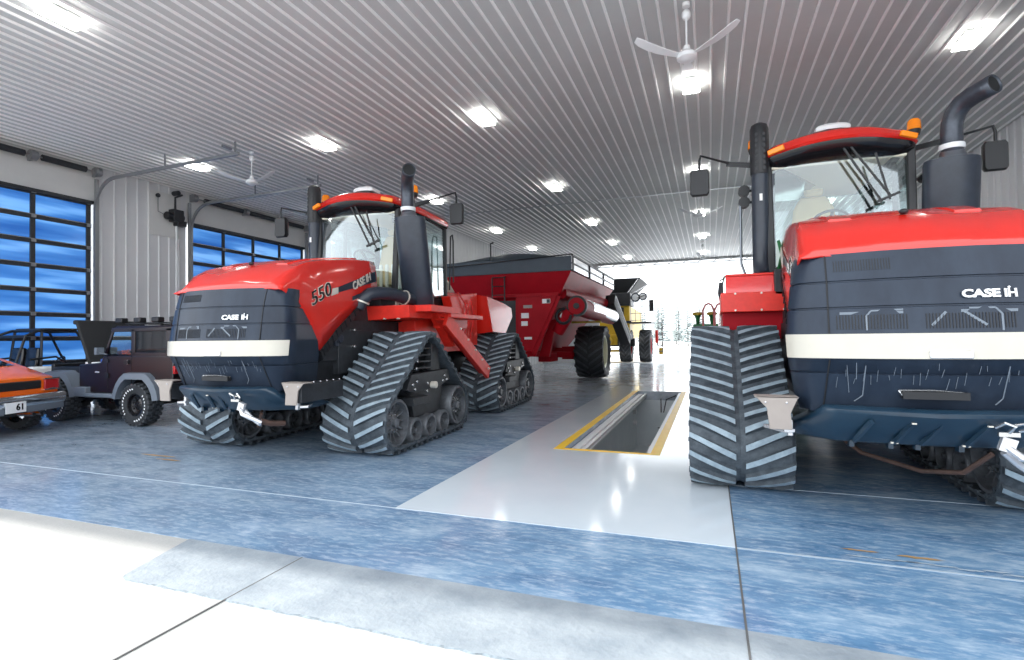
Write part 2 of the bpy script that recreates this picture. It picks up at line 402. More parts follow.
def ribwall(name, p0, p1, nrm, z0, z1, pitch_=.305, h=.03):
    m_ = MB(); p0, p1, nrm = Vector(p0), Vector(p1), Vector(nrm); d = (p1-p0); L_ = d.length; d.normalize()
    pf = rib_profile(L_, pitch_, h, .07, .03)
    A = [(*(p0+d*x+nrm*hh), z0) for x,hh in pf]; B = [(*(p0+d*x+nrm*hh), z1) for x,hh in pf]
    m_.add(A+B, [(i,i+1,len(A)+i+1,len(A)+i) for i in range(len(A)-1)])
    a, b = p0-nrm*.02, p1-nrm*.3
    m_.b2((a.x,a.y,z0),(b.x,b.y,z1))
    return struct(m_.build(name, M['wall'], smooth=0))
D1 = (4.05, 9.0); D2 = (11.75, 16.55); DT = 5.12
ribwall('wall_left', (XL,D1[1]+.12), (XL,D2[0]-.12), (1,0), 0, ZC)
ribwall('wall_left', (XL,D2[1]+.12), (XL,YI), (1,0), 0, ZC)
ribwall('wall_left', (XL,YF), (XL,D1[0]-.12), (1,0), 0, ZC)
ribwall('wall_inner', (XI,YI), (XI,YB), (1,0), 0, ZC)
ribwall('wall_inner', (XL,YI), (XI-.03,YI), (0,-1), 0, ZC)
ribwall('wall_right', (XR,YF), (XR,YB), (-1,0), 0, ZC)
for k, (a, b) in enumerate((D1, D2)):
    hb = MB(); hb.b2((XL-.2,a-.12,DT+.03),(XL+.015,b+.12,ZC)); struct(hb.build('wall_left', M['wallflat'], smooth=0), 'plain board header above door %d' % (k+1))
    # sectional door
    d = bpy.data.objects.new('door_%d' % (k+1), None); col.objects.link(d); d.location = (XL,(a+b)/2,0); struct(d, 'sectional overhead door with blue tinted panes, %s' % ('beside the orange car' if k == 0 else 'behind the left tractor'))
    fr = MB(); pn = MB(); W_ = b-a; nsec, ncol = 9, 4; hh = DT/nsec
    for i in range(nsec+1): fr.b2((-.06, -W_/2, max(0,i*hh-.055)), (.02, W_/2, min(DT,i*hh+.055)))
    for j in range(ncol+1):
        y = -W_/2 + j*W_/ncol; q = .05 if 0<j<ncol else .10
        fr.b2((-.065, max(-W_/2,y-q), 0),(.01, min(W_/2,y+q), DT))
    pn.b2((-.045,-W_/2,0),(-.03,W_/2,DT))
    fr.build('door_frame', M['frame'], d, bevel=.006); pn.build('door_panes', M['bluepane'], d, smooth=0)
    hn = MB()
    for i in range(nsec+1):
        for j in range(1,ncol+1):
            y = -W_/2 + j*W_/ncol - (.06 if j==ncol else 0)
            hn.b2((.02,y-.045,i*hh-.035),(.05,y+.045,i*hh+.035))
    for i in range(1,nsec): hn.b2((.02,-W_/2,i*hh+.035),(.03,W_/2,i*hh+.05))
    hn.build('door_hinges', M['steel'], d)
    hw = MB(); hw.b2((.0,-W_/2-.02,DT-.02),(.09,W_/2+.02,DT+.06)); hw.build('door_top_rail', M['frame'], d)
    # curved lift track on both sides
    for sgn, yy in ((-1,a-.03),(1,b+.03)):
        t = MB(); pts = [(XL+.12,yy,.05),(XL+.12,yy,4.95)]
        for q in range(1,9):
            an = q/8*PI/2; pts.append((XL+.12+.75*(1-math.cos(an)), yy, 4.95+.75*math.sin(an)))
        pts += [(XL+4.9,yy,5.78)]
        for i in range(len(pts)-1): t.bar(pts[i],pts[i+1],.07,.05,up=(0,1,0))
        t.bar((XL+.10,yy+.05*sgn,0),(XL+.10,yy+.05*sgn,5.75),.07,.07,up=(0,1,0))
        for x in (2.6,4.8): t.bar((XL+x,yy,5.78),(XL+x,yy,ZC-.045),.03,.03)
        t.bar((XL+4.55,yy-.12,ZC-.14),(XL+4.55,yy+.12,ZC-.14),.05,.05)
        tag(t.build('door_track', M['steel']), 'grey curved overhead track along the %s edge of the %s blue-paned door' % ('near' if sgn<0 else 'far', 'front' if k==0 else 'rear'), 'door track')
    sp_ = MB(); yc = (a+b)/2
    for y0, y1 in ((a+.35,yc-.65),(yc-.35,yc+.95),(yc+1.3,b-.25)):
        sp_.cyl((XL+.22,y0,ZC-.2),(XL+.22,y1,ZC-.2),.075,seg=12)
    s2 = sp_.build('torsion_spring', M['frame']); tag(s2, 'black torsion springs above the %s blue-paned door' % ('front' if k==0 else 'rear'), 'spring')
    sh = MB(); sh.cyl((XL+.22,a-.1,ZC-.2),(XL+.22,b+.1,ZC-.2),.02,seg=8)
    for y in (a-.02,yc-.5,yc+1.12,b+.02): sh.box((XL+.16,y,ZC-.2),(.22,.05,.22)); sh.cyl((XL+.22,y-.07,ZC-.2),(XL+.22,y+.07,ZC-.2),.11,seg=14)
    sh.build('shaft', M['steel'], s2)
# door opener on the wall beside rear door
op = thing('door_opener', 'black electric door opener on the white wall beside the rear blue-paned door', 'door opener', (XL+.02,11.2,0))
g = MB(); g.box((.14,0,5.25),(.24,.32,.36)); g.cyl((.14,-.32,5.22),(.14,.2,5.22),.11); g.box((.14,.12,5.05),(.2,.3,.16)); g.build('motor', M['black'], op, bevel=.02)
g = MB(); g.box((.012,-.25,5.25),(.02,.95,1.25)); g.build('mounting_board', M['wallflat'], op)
g = MB(); g.tube([(.1,.0,5.4),(.1,.0,5.8),(.2,.15,5.9)],.03,8); g.cyl((.1,-.05,5.9),(.3,-.05,5.9),.07); g.cyl((.05,-.5,5.75),(.09,-.5,5.75),.06); g.tube([(.07,-.5,5.7),(.07,-.5,5.3),(.1,-.2,5.2)],.008,6); g.build('sprocket', M['frame'], op)
g = MB(); g.tube([(.08,.05,5.05),(.08,.05,.9)],.03,8); g.build('conduit', M['white'], op)

# back wall with big opening
bx0, bx1, bz = -6.35, 4.3, 5.82
bw = MB(); bw.b2((XI,YB,0),(bx0,YB+.25,ZC)); bw.b2((bx1,YB,0),(XR,YB+.25,ZC)); bw.b2((bx0,YB,ZC-.12),(bx1,YB+.25,ZC))
struct(bw.build('wall_back', M['wall'], smooth=0))
hd = MB(); hd.b2((bx0,YB-.1,bz),(bx1,YB+.02,bz+.05)); hd.b2((bx0,YB-.1,bz+.2),(bx1,YB+.02,bz+.23))
for i in range(14):
    x = bx0 + (bx1-bx0)*i/13; hd.bar((x,YB-.05,bz+.03),(x+.4 if i<13 else x,YB-.05,bz+.22),.04,.04)
struct(hd.build('trim_7', M['steel'], smooth=0), 'thin steel truss of the raised rear door')

# outside behind
sn = MB(); sn.b2((-260,YB+.25,-.3),(260,300,-.02)); struct(sn.build('floor', M['snow'], smooth=0), 'snow-covered yard beyond the open rear door')

# ------------------------------------------------------------------ ceiling lights
lt = thing('ceiling_light', '', 'ceiling light', (0,0,0)); 
g = MB(); g.box((0,0,-.04),(.24,.42,.06)); g.build('housing', M['white'], lt, bevel=.01)
g = MB(); g.box((0,0,-.085),(.29,.50,.03)); g.build('diffuser', M['lamp'], lt, bevel=.02)
cols = {3.74:'row beside the windowless side wall', -.24:'row above the pit', -4.2:'row between pit and grain cart', -8.17:'row above the 550 tractor', -12.1:'row along the blue-paned doors'}
ordn = ['first','second','third','fourth','fifth','sixth']
firstl = True
for x, nm in cols.items():
    for j, y in enumerate((4.65, 9.9, 15.2, 20.45, 25.2, 30.2)):
        if x < -10 and y > 18: continue
        if x in (-.24,-4.2,3.74) and j == 0: continue
        o = lt if firstl else copy_tree(lt); firstl = False
        o.location = (x,y,ZC-.02); o['group'] = 'ceiling lights'
        o['label'] = 'square ceiling lamp, %s from the front in the %s' % (ordn[j if x in (-8.17,-12.1) else j-1], nm)
# ceiling fans
fan = thing('ceiling_fan', '', 'ceiling fan', (0,0,0))
g = MB(); g.cyl((0,0,0),(0,0,-.05),.05); g.sphere((0,0,-.16),.06,sc=(1,1,1.3)); g.build('canopy', M['white'], fan)
g = MB(); g.cyl((0,0,-.1),(0,0,-.62),.012,seg=8); g.build('downrod', M['white'], fan)
g = MB(); g.lathe([(0,-.58),(.04,-.58),(.05,-.64),(.10,-.67),(.13,-.70),(.13,-.75),(.06,-.79),(0,-.79)]); g.build('motor', M['white'], fan)
for k in range(3):
    g = MB(); a = R(-30+120*k); secs = []
    for t, r_ in enumerate((.10,.22,.40,.55,.66,.72)):
        wd = (.035,.05,.07,.075,.07,.045)[t]; dz = (-.72,-.71,-.68,-.64,-.60,-.57)[t]
        c, s_ = math.cos(a), math.sin(a)
        q = []
        for (u, v) in ((-1,.006),(1,.02),(1,.012),(-1,-.002)):
            q.append((c*r_-s_*u*wd, s_*r_+c*u*wd, dz+v))
        secs.append(q)
    g.loft(secs); g.build('blade', M['white'], fan)
fans = [(-.23,7.5,'white three-bladed ceiling fan hanging above the white epoxy bay',0), (-10.1,9.7,'white ceiling fan by the blue-paned doors, above the dark off-road car',25), (-.25,17.5,'white ceiling fan halfway down the hall, above the far end of the pit',10), (-.25,27.0,'small-looking white ceiling fan deep in the hall just before the open rear door',40)]
for i, (x,y,lb,rz) in enumerate(fans):
    o = fan if i == 0 else copy_tree(fan); o.location = (x,y,ZC-.03); o.rotation_euler = (0,0,R(rz)); o['label'] = lb; o['group'] = 'ceiling fans'

# ------------------------------------------------------------------ tracked tractor
class Path:
    def __init__(s, C, rad, n=240):
        k = len(C); N = []
        for i in range(k):
            a, b = Vector(C[i]), Vector(C[(i+1)%k]); d = b-a; L_ = d.length; d.normalize(); rt = Vector((d.y,-d.x))
            c = (rad[i]-rad[(i+1)%k])/L_; N.append(d*c + rt*math.sqrt(1-c*c))
        pts = []
        for i in range(k):
            n0, n1 = N[i-1], N[i]; a0 = math.atan2(n0.y,n0.x); a1 = math.atan2(n1.y,n1.x)
            while a1 < a0: a1 += 2*PI
            m_ = max(2,int((a1-a0)/.06))
            for q in range(m_+1):
                a = a0+(a1-a0)*q/m_; nn = Vector((math.cos(a),math.sin(a))); pts.append((Vector(C[i])+nn*rad[i], nn))
        s.p = pts; s.cum = [0]
        for i in range(len(pts)):
            s.cum.append(s.cum[-1] + (pts[(i+1)%len(pts)][0]-pts[i][0]).length)
        s.L = s.cum[-1]
    def at(s, t, off=0):
        t %= s.L
        import bisect
        i = min(len(s.p)-1, bisect.bisect_right(s.cum, t)-1); j = (i+1) % len(s.p)
        d = s.cum[i+1]-s.cum[i]; u = (t-s.cum[i])/d if d > 1e-9 else 0
        p = s.p[i][0].lerp(s.p[j][0],u); n = s.p[i][1].lerp(s.p[j][1],u).normalized()
        p = p + n*off; return p.x, p.y

def track(parent, xc, y0, side, W_=1.0):
    """one rubber track with its wheels; side = +1 when its outer face is at +x"""
    C = [(2.12,1.36),(1.10,.440),(3.17,.445)]; rad = [.32,.385,.39]
    P = Path([(c[0]+y0,c[1]) for c in C], rad); n = 130
    m_ = MB().mat(M['rubber']); out = []; xs_ = (-W_/2,-W_/2+.03,-.03,0,.03,W_/2-.03,W_/2); oo = (-.02,0,0,-.012,0,0,-.02)
    secs = []
    for i in range(n):
        t = P.L*i/n
        sec = [(xc+x, *P.at(t,o_)) for x, o_ in zip(xs_,oo)] + [(xc+x, *P.at(t,-.05)) for x in (W_/2,-W_/2)]
        secs.append(sec)
    secs.append(secs[0]); m_.loft(secs, cap=False)
    # inner guide lugs
    for i in range(36):
        t = P.L*i/36; a = P.at(t,-.05); b = P.at(t+.07,-.05); c = P.at(t+.055,-.12); d = P.at(t+.015,-.12)
        m_.hexa([(xc-.05,*a),(xc+.05,*a),(xc+.05,*b),(xc-.05,*b),(xc-.035,*d),(xc+.035,*d),(xc+.035,*c),(xc-.035,*c)])
        for sx in (-1,1):
            x = xc+sx*(W_/2-.012); a = P.at(t+.03,-.02); b = P.at(t+.075,-.02); c = P.at(t+.075,-.065); d=P.at(t+.03,-.065)
            m_.hexa([(x-.02,*a),(x+.02,*a),(x+.02,*b),(x-.02,*b),(x-.02,*d),(x+.02,*d),(x+.02,*c),(x-.02,*c)])
    # chevron tread lugs
    nl = int(round(P.L/.165)); sp_ = P.L/nl
    for half in (-1,1):
        for i in range(nl):
            t0 = i*sp_ + (sp_/2 if half > 0 else 0)
            k = 5; sec = []
            for q in range(k+1):
                u = q/k; x = xc + half*(W_/2-.005 - u*(W_/2-.05)); t = t0 + u*.19
                hw = .023 + .005*u; e = .048 if 0<q<k else .040
                sec.append([(x,*P.at(t-hw-.012,-.004)),(x,*P.at(t-hw,e)),(x,*P.at(t+hw,e)),(x,*P.at(t+hw+.012,-.004))])
            o_ = len(m_.v)
            vs_ = [p for q in sec for p in q]
            m_.mat(M['rubber']); m_.add(vs_, [(a*4+b, a*4+(b+1), (a+1)*4+(b+1), (a+1)*4+b) for a in range(k) for b in (0,2)] + [(0,1,2,3),(k*4+3,k*4+2,k*4+1,k*4)])
            m_.mat(M['lug']); m_.add(vs_, [(a*4+1, a*4+2, (a+1)*4+2, (a+1)*4+1) for a in range(k)])
    belt = m_.build('track_belt', None, parent, smooth=30)
    def wheel(name, cy, cz, r, spokes, hubr):
        g = MB(); Mx = Matrix.Translation((0,cy+y0,cz)) @ Matrix.Rotation(PI/2,4,'Y')
        for s_ in (-1,1):
            a, b = sorted((xc+s_*.46, xc+s_*.16))
            g.mat(M['wheelm'])
            g.lathe([(r-.045,a),(r-.012,a),(r,a+.015),(r,b-.015),(r-.012,b),(r-.045,b),(r-.06,(a+b)/2),(r-.045,a)], Mx, 36)
            xo = xc+s_*.40; xi = xc+s_*.30
            g.lathe([(0,xo),(hubr*.6,xo),(hubr,xi+(xo-xi)*.6),(hubr*1.1,xi),(0,xi)], Mx, 24)
            g.lathe([(hubr*.9,xi-s_*.01),(r-.04,xi-s_*.04),(r-.04,xi-s_*.05),(hubr*.9,xi-s_*.03)], Mx, 24)
            for q in range(spokes):
                an = 2*PI*q/spokes; c, s2 = math.cos(an), math.sin(an)
                g.bar((xi+s_*.02,cy+y0+c*hubr*.8,cz+s2*hubr*.8),(xi+s_*.06,cy+y0+c*(r-.03),cz+s2*(r-.03)),.022 if spokes>6 else .03,.07,up=(1,0,0))
            g.mat(M['chrome'])
            if spokes > 6:
                for q in range(10):
                    an = 2*PI*q/10+.2; g.cyl((xo-s_*.04,cy+y0+math.cos(an)*hubr*.82,cz+math.sin(an)*hubr*.82),(xo+s_*.012,cy+y0+math.cos(an)*hubr*.82,cz+math.sin(an)*hubr*.82),.017,seg=8)
        g.mat(M['wheelm']).cyl((xc-.45,cy+y0,cz),(xc+.45,cy+y0,cz),hubr*.45,seg=12)
        return g.build(name, None, belt, smooth=40)
    wheel('idler_wheel', 1.11, .44, .335, 14, .145); wheel('idler_wheel', 3.165, .445, .34, 14, .145)
    for y in (1.66,2.13,2.60): wheel('roller_wheel', y, .25, .19, 5, .07)
    # drive wheel
    g = MB(); Mx = Matrix.Translation((0,2.12+y0,1.36)) @ Matrix.Rotation(PI/2,4,'Y')
    for s_ in (-1,1):
        g.lathe([(0,xc+s_*.30),(.20,xc+s_*.30),(.255,xc+s_*.36),(.265,xc+s_*.12),(0,xc+s_*.12)], Mx, 24)
    for q in range(12):
        an = 2*PI*q/12; g.cyl((xc-.34,2.12+y0+.235*math.cos(an),1.36+.235*math.sin(an)),(xc+.34,2.12+y0+.235*math.cos(an),1.36+.235*math.sin(an)),.022,seg=8)
    g.build('drive_wheel', M['frame'], belt)
    # undercarriage
    g = MB().mat(M['frame']); X = xc + side*.30
    def plate(prof, a, b): g.prism([(y+y0,z) for y,z in prof], 'x', xc+side*a, xc+side*b)
    plate([(1.42,.86),(1.55,1.08),(2.80,1.10),(2.86,.92),(2.5,.84),(1.6,.80)], .34, .44)
    plate([(1.75,.42),(2.62,.42),(2.72,.86),(1.62,.86)], .10, .36)
    plate([(1.18,.42),(3.12,.42),(3.12,.52),(1.18,.52)], -.12, .12)
    plate([(1.50,.62),(2.0,.62),(2.0,.74),(1.50,.74)], .2, .5)
    g.prism([(1.80+y0,1.05),(2.52+y0,1.05),(2.40+y0,1.55),(1.98+y0,1.55)], 'x', xc+side*.05, xc+side*.30)
    for k in range(4): plate([(1.76+.03*k,1.14+.10*k),(2.2,1.14+.10*k),(2.2,1.17+.10*k),(1.76+.03*k,1.17+.10*k)], .28, .42)
    plate([(2.20,1.10),(2.52,1.10),(2.46,1.52),(2.24,1.52)], .3, .42)
    g.cyl((xc+side*.1,2.12+y0,1.36),(xc-side*.95,2.12+y0,1.36),.13,seg=16)
    for y in (1.66,2.13,2.60): g.bar((xc,y+y0,.25),(xc,y+y0,.6),.10,.08)
    g.mat(M['chrome'])
    for (y,z) in ((1.55,.93),(1.62,.86),(1.68,.97),(2.62,1.0),(2.70,.93),(2.55,.92),(1.66,1.16),(1.70,1.27),(1.76,1.38),(2.02,.92),(2.0,.80)):
        g.cyl((xc+side*.43,y+y0,z),(xc+side*.47,y+y0,z),.024,seg=8)
    g.mat(M['clamp']).cyl((xc+side*.43,2.18+y0,.88),(xc+side*.53,2.18+y0,.88),.055,seg=12)
    u = g.build('undercarriage_frame', None, belt, bevel=.008)
    return belt

def plan(z, w, ys, yb, yc=None):
    """half outline of the nose at height z: from centre front round to the side's rear edge"""
    yc = ys-.10 if yc is None else yc
    return [(0,yc),(.30,yc+.015),(.67,ys),(.78,ys+.03),(w-.05,ys+.10),(w-.005,ys+.19),(w-.035,ys+.36),(w-.05-.16*max(0,yb-.1),max(yb,ys+.40))]

def make_tractor(label):
    T = thing('tracked_tractor', label, 'tractor', (0,0,0))
    # ---- nose
    nz = [ # z, halfwidth, y at seam, rear edge
        (.97,.84,-.07,.72),(1.10,.89,-.13,.68),(1.40,.95,-.27,.64),(1.41,.95,-.285,.64),(1.60,.96,-.27,.60),(1.62,.958,-.262,.58),(1.80,.945,-.24,.46),(2.02,.92,-.205,.28),(2.16,.90,-.165,.17),(2.25,.875,-.135,.10)]
    def outline(zz):
        for a, b in zip(nz, nz[1:]):
            if a[0] <= zz <= b[0]:
                t = (zz-a[0])/(b[0]-a[0]); q = [a[i]+(b[i]-a[i])*t for i in range(4)]; return plan(zz, q[1], q[2], q[3])
        return plan(*nz[-1])
    def ring(zz, off=0.):
        h = outline(zz); L_ = [(-x-(off if x>.7 else 0), y-off*(1 if y<.05 else 0)) for x, y in h[::-1]]; Rr = [(x+(off if x>.7 else 0), y-off*(1 if y<.05 else 0)) for x, y in h[1:]]
        return [(x, y, zz) for x, y in L_+Rr]
    g = MB(); lv = [.97,1.0,1.03,1.06,1.10,1.18,1.29,1.295,1.305,1.31,1.40,1.41,1.50,1.60,1.62,1.70,1.80,1.805,1.815,1.82,1.92,2.01,2.015,2.025,2.03,2.10,2.16,2.205,2.25]
    secs = []
    for z in lv:
        dent = -.012 if round(z,3) in (1.295,1.305,1.805,1.815,2.015,2.025) else 0
        secs.append(ring(z, dent))
    g.loft(secs, cap=False, closed=False)
    b0, b1 = ring(.97), ring(2.25)
    g.add(b0, [tuple(range(len(b0)))]); g.add(b1, [tuple(range(len(b1)))])
    nose = g.build('hood_nose', M['nose'], T, smooth=50)
    g = MB()
    for s_ in (-1,1):
        pts = []
        for z in (1.0,1.15,1.3,1.4,1.6,1.8,2.0,2.15,2.24):
            h = outline(z); x = s_*(.675 + (.02*(1.4-z)/.4 if z<1.4 else 0)); y = [b for b in h if b[0] >= .67][0][1]; pts.append((x,y-.002,z))
        g.tube(pts,.006,6)
    g.build('panel_seam', M['seam'], nose)
    # headlight band
    g = MB(); 
    def band(z0, z1, xmax, off):
        a, b = [], []
        for zz, L_ in ((z0,a),(z1,b)):
            h = [p for p in outline(zz)]; q = []
            for p in h:
                if p[1] <= xmax+.02: q.append(p)
            L_ += [(-x*(1+off), y-off, zz) for x, y in q[::-1]] + [(x*(1+off), y-off, zz) for x, y in q[1:]]
        return a, b
    a, b = band(1.415,1.605,-.03,.010); k = len(a); c, d = band(1.415,1.605,-.03,-.012)
    g.loft([a,b,d,c,a], cap=False, closed=False)
    g.add([a[0],b[0],d[0],c[0]],[(0,1,2,3)]); g.add([a[-1],b[-1],d[-1],c[-1]],[(0,1,2,3)])
    hb = g.build('headlight_band', M['cream'], nose, smooth=50)
    g = MB(); g.b2((-.06,-.405,1.418),(.20,-.375,1.475)); g.build('band_badge', M['silver'], nose, bevel=.008)
    # screens behind the upper grille, scuffs and latch
    g = MB().mat(M['scratch'])
    def onface(x, z): 
        h = outline(z); ax = abs(x)
        for p, q in zip(h,h[1:]):
            if p[0] <= ax <= q[0]: t = (ax-p[0])/(q[0]-p[0]+1e-9); return Vector((x,p[1]+(q[1]-p[1])*t-.003,z))
        return Vector((x,h[0][1]-.003,z))
    def stroke(pts, wd=.006):
        P_ = [onface(x,z) for x,z in pts]
        for p, q in zip(P_,P_[1:]): g.bar(p,q,wd,.003,up=(0,1,0))
    stroke([(-.43,1.63),(-.43,1.74),(-.40,1.78),(-.20,1.785)],.012); stroke([(.40,1.62),(.40,1.74),(.36,1.785),(.2,1.785)],.012)
    stroke([(-.03,1.66),(.06,1.76)],.018); stroke([(.30,1.66),(.16,1.77)],.018); stroke([(-.20,1.765),(-.60,1.765)],.02); stroke([(.5,1.765),(.15,1.765)],.02)
    stroke([(-.44,1.36),(-.44,1.12),(-.49,1.07)],.007); stroke([(.44,1.36),(.44,1.12),(.40,1.07)],.007)
    stroke([(-.5,1.38),(-.49,1.25)],.005); stroke([(-.56,1.36),(-.53,1.14)],.004)
    for i in range(26):
        x = -.6+.05*i+random.uniform(-.02,.02); z = random.uniform(1.25,1.38); stroke([(x,z),(x+random.uniform(-.01,.01),z-random.uniform(.03,.10))],.003)
    tag(g.build('grille_scuffs', None, nose, smooth=0, recalc=False), kind='stuff')
    for x0, x1 in ((-.62,-.16),(-.06,.50)):
        xx = x0; g = MB().mat(M['seam'])
        while xx < x1:
            p = onface(xx,1.64); q = onface(xx,1.75); g.bar(p,q,.006,.002,up=(0,1,0)); xx += .02
        g.build('vent_screen', None, nose, smooth=0, recalc=False)
    xx = -.62; g = MB().mat(M['seam'])
    while xx < -.25: g.bar(onface(xx,2.10),onface(xx,2.19),.005,.002,up=(0,1,0)); xx += .018
    g.build('vent_screen', None, nose, smooth=0, recalc=False)
    g = MB().mat(M['seam']); g.b2((-.20,-.30,1.11),(.21,-.24,1.165)); g.mat(M['chrome'])
    yv = onface(0,1.14).y
    g.tube([(-.22,yv-.01,1.17),(-.19,yv-.02,1.125),(.19,yv-.02,1.115),(.21,yv-.01,1.16),(.0,yv-.015,1.175),(-.22,yv-.01,1.17)],.006,6); g.box((0,yv-.02,1.14),(.10,.02,.02))
    g.build('hood_latch', None, nose)
    g = MB()
    def ontext(t, size, x, z, bold, sx=1.25):
        p = onface(x,z); u = onface(x+.1,z)-onface(x-.1,z); v = onface(x,z+.05)-onface(x,z-.05)
        F_ = frame_m(p, u, v); F_ = Matrix.Translation(F_.to_3x3() @ Vector((0,0,.006)) * (1 if (F_.to_3x3() @ Vector((0,0,1))).y < 0 else -1)) @ F_
        g.mat(M['white']).text(t, size, F_ @ Matrix.Diagonal((sx,1,1,1)), bold=bold, sp=.96)
    ontext('CASE', .080, .275, 1.885, .003, 1.3); ontext('IH', .085, .462, 1.885, .002, 1.1)
    p = onface(.455,1.93); g.box((p.x,p.y-.008,p.z),(.014,.004,.014),(0,R(45),0))
    g.build('nose_emblem', None, nose, smooth=0)
    # ---- hood (red)
    hs0 = [ # y, top z, side top x, rounding z, side x low, bottom z
        (-.15,2.25,.70,2.24,.855,2.23),(-.06,2.35,.74,2.30,.86,2.21),(.10,2.49,.79,2.45,.85,2.10),(.30,2.60,.79,2.56,.84,1.92),(.50,2.67,.775,2.62,.825,1.66),(.66,2.71,.755,2.62,.815,1.46),(.80,2.74,.75,2.65,.81,1.56),(1.05,2.78,.74,2.69,.80,1.76),(1.35,2.83,.73,2.73,.785,1.95),(1.70,2.875,.71,2.77,.77,2.18),(2.0,2.905,.69,2.79,.74,2.37),(2.22,2.92,.67,2.80,.73,2.42)]
    hs = hs0
    secs = []
    for y, zt, xt, zr, xl, zb in hs:
        h = [(0,zt+.012),(.30,zt+.008),(.34,zt-.004),(xt-.10,zt-.015),(xt,zt-(zt-zr)*.35),(xt+(xl-xt)*.45,zr),(xl-.01,zr-(zr-zb)*.35),(xl,zb+(zr-zb)*.25),(xl,zb)]
        secs.append([(-x,y,z) for x, z in h[::-1]]+[(x,y,z) for x, z in h[1:]])
    g = MB(); g.loft(secs, cap=False, closed=False)
    hood = g.build('hood', M['red'], T, smooth=40)
    so = hood.modifiers.new('solid','SOLIDIFY'); so.thickness = .02; so.offset = -1
    # raised top panels
    g = MB()
    def topz(y):
        for a, b in zip(hs,hs[1:]):
            if a[0] <= y <= b[0]: return a[1]+(b[1]-a[1])*(y-a[0])/(b[0]-a[0])
        return hs[-1][1]
    for x0, x1, y0, y1 in ((-.56,-.36,.35,1.9),(.36,.56,.35,1.9)):
        pts = []; ny = 8
        A_ = [(x0,y0+(y1-y0)*i/ny) for i in range(ny+1)]
        sec = [[(x0,y,topz(y)-.01),(x0+.02,y,topz(y)+.012),(x1-.02,y,topz(y)+.010),(x1,y,topz(y)-.02)] for _, y in A_]
        g.loft(sec)
    g.build('hood_panel', M['red'], hood, smooth=40)
    g = MB(); g.sphere((0,.30,2.64),.035,sc=(1,1,.7)); g.build('hood_button', M['black'], hood)
    # side decals on both flanks
    def side_pt(s_, y, z, off=.006):
        for a, b in zip(hs,hs[1:]):
            if a[0] <= y <= b[0]:
                t = (y-a[0])/(b[0]-a[0]); q = [a[i]+(b[i]-a[i])*t for i in range(6)]; break
        _, zt, xt, zr, xl, zb = q
        prof = [(xt,zt-(zt-zr)*.35),(xt+(xl-xt)*.45,zr),(xl-.01,zr-(zr-zb)*.35),(xl,zb+(zr-zb)*.25),(xl,zb)]
        for (xa,za),(xb,zb2) in zip(prof,prof[1:]):
            if za >= z >= zb2: t = (za-z)/(za-zb2+1e-9); return Vector((s_*(xa+(xb-xa)*t+off),y,z))
        return Vector((s_*(xl+off),y,z))
    for s_ in (-1,1):
        g = MB()
        g.mat(M['nose'])
        n_ = 8; up, lo_ = [], []
        for i in range(n_+1):
            y = 1.02+(2.18-1.02)*i/n_; zc = 2.30+.33*(i/n_); hw = .035+.05*(i/n_)
            up.append(side_pt(s_,y,zc+hw)); lo_.append(side_pt(s_,y,zc-hw))
        g.add(up+lo_, [(i,i+1,n_+2+i,n_+1+i) for i in range(n_)])
        g.mat(M['clamp']); a = side_pt(s_,.96,2.33,.008); b = side_pt(s_,1.10,2.36,.008); c = side_pt(s_,1.10,2.27,.008); d = side_pt(s_,.92,2.22,.008); g.add([a,b,c,d],[(0,1,2,3)])
        def tx(t, size, y, z, mtl, bold, sh, flip, off=.008, slope=.25):
            p = side_pt(s_,y,z,off); q = side_pt(s_,y,z+.06,off); r_ = side_pt(s_,min(y+.12,2.2),z,off)
            u = (r_-p); u.z = slope*.12; u = u*(1 if s_>0 else -1); v = q-p
            g.mat(mtl).text(t,size,frame_m(p,u,v) @ Matrix.Diagonal((1.3 if t == '550' else 1,1,1,1)),bold=bold,shear=sh*(1 if s_>0 else 1))
        tx('550',.25,.68,2.22,M['clamp'],.008,.25,0,.006,.45); tx('550',.25,.68,2.22,M['gloss'],.0,.25,0,.014,.45)
        tx('CASE IH',.165,1.72,2.50,M['clamp'],.004,.2,0,.012,.4)
        g.mat(M['stack']); a = side_pt(s_,1.45,2.25,.008); b = side_pt(s_,1.75,2.34,.008); c = side_pt(s_,1.75,2.28,.008); d = side_pt(s_,1.45,2.19,.008); g.add([a,b,c,d],[(0,1,2,3)])
        g.build('side_decal', None, hood, smooth=0)
        # ribbed dark wheel-arch band under the red flank
        g = MB(); pts = [(.66,1.46),(.80,1.58),(1.05,1.78),(1.35,1.97),(1.70,2.20),(2.0,2.38)]
        secs = []
        for i,(y,z) in enumerate(pts):
            x = .815-.08*(y-.66)/1.3
            secs.append([(s_*(x+.0),y,z),(s_*(x+.01),y+.05,z-.13),(s_*(x-.10),y+.08,z-.17),(s_*(x-.12),y,z-.02)])
        g.loft(secs)
        for i in range(14):
            t = i/13*4.99; k = int(t); u = t-k; y = pts[k][0]+(pts[k+1][0]-pts[k][0])*u; z = pts[k][1]+(pts[k+1][1]-pts[k][1])*u; x = .815-.08*(y-.66)/1.3
            g.bar((s_*(x+.008),y+.01,z-.02),(s_*(x+.014),y+.045,z-.12),.02,.012)
        g.build('arch_band', M['black'], T)
    # ---- engine bay / chassis
    g = MB().mat(M['frame'])
    g.b2((-.62,.15,1.0),(.62,2.5,2.35)); g.b2((-.45,.4,.78),(.45,8.4,1.3)); g.b2((-.70,.7,1.30),(.70,3.6,1.9))
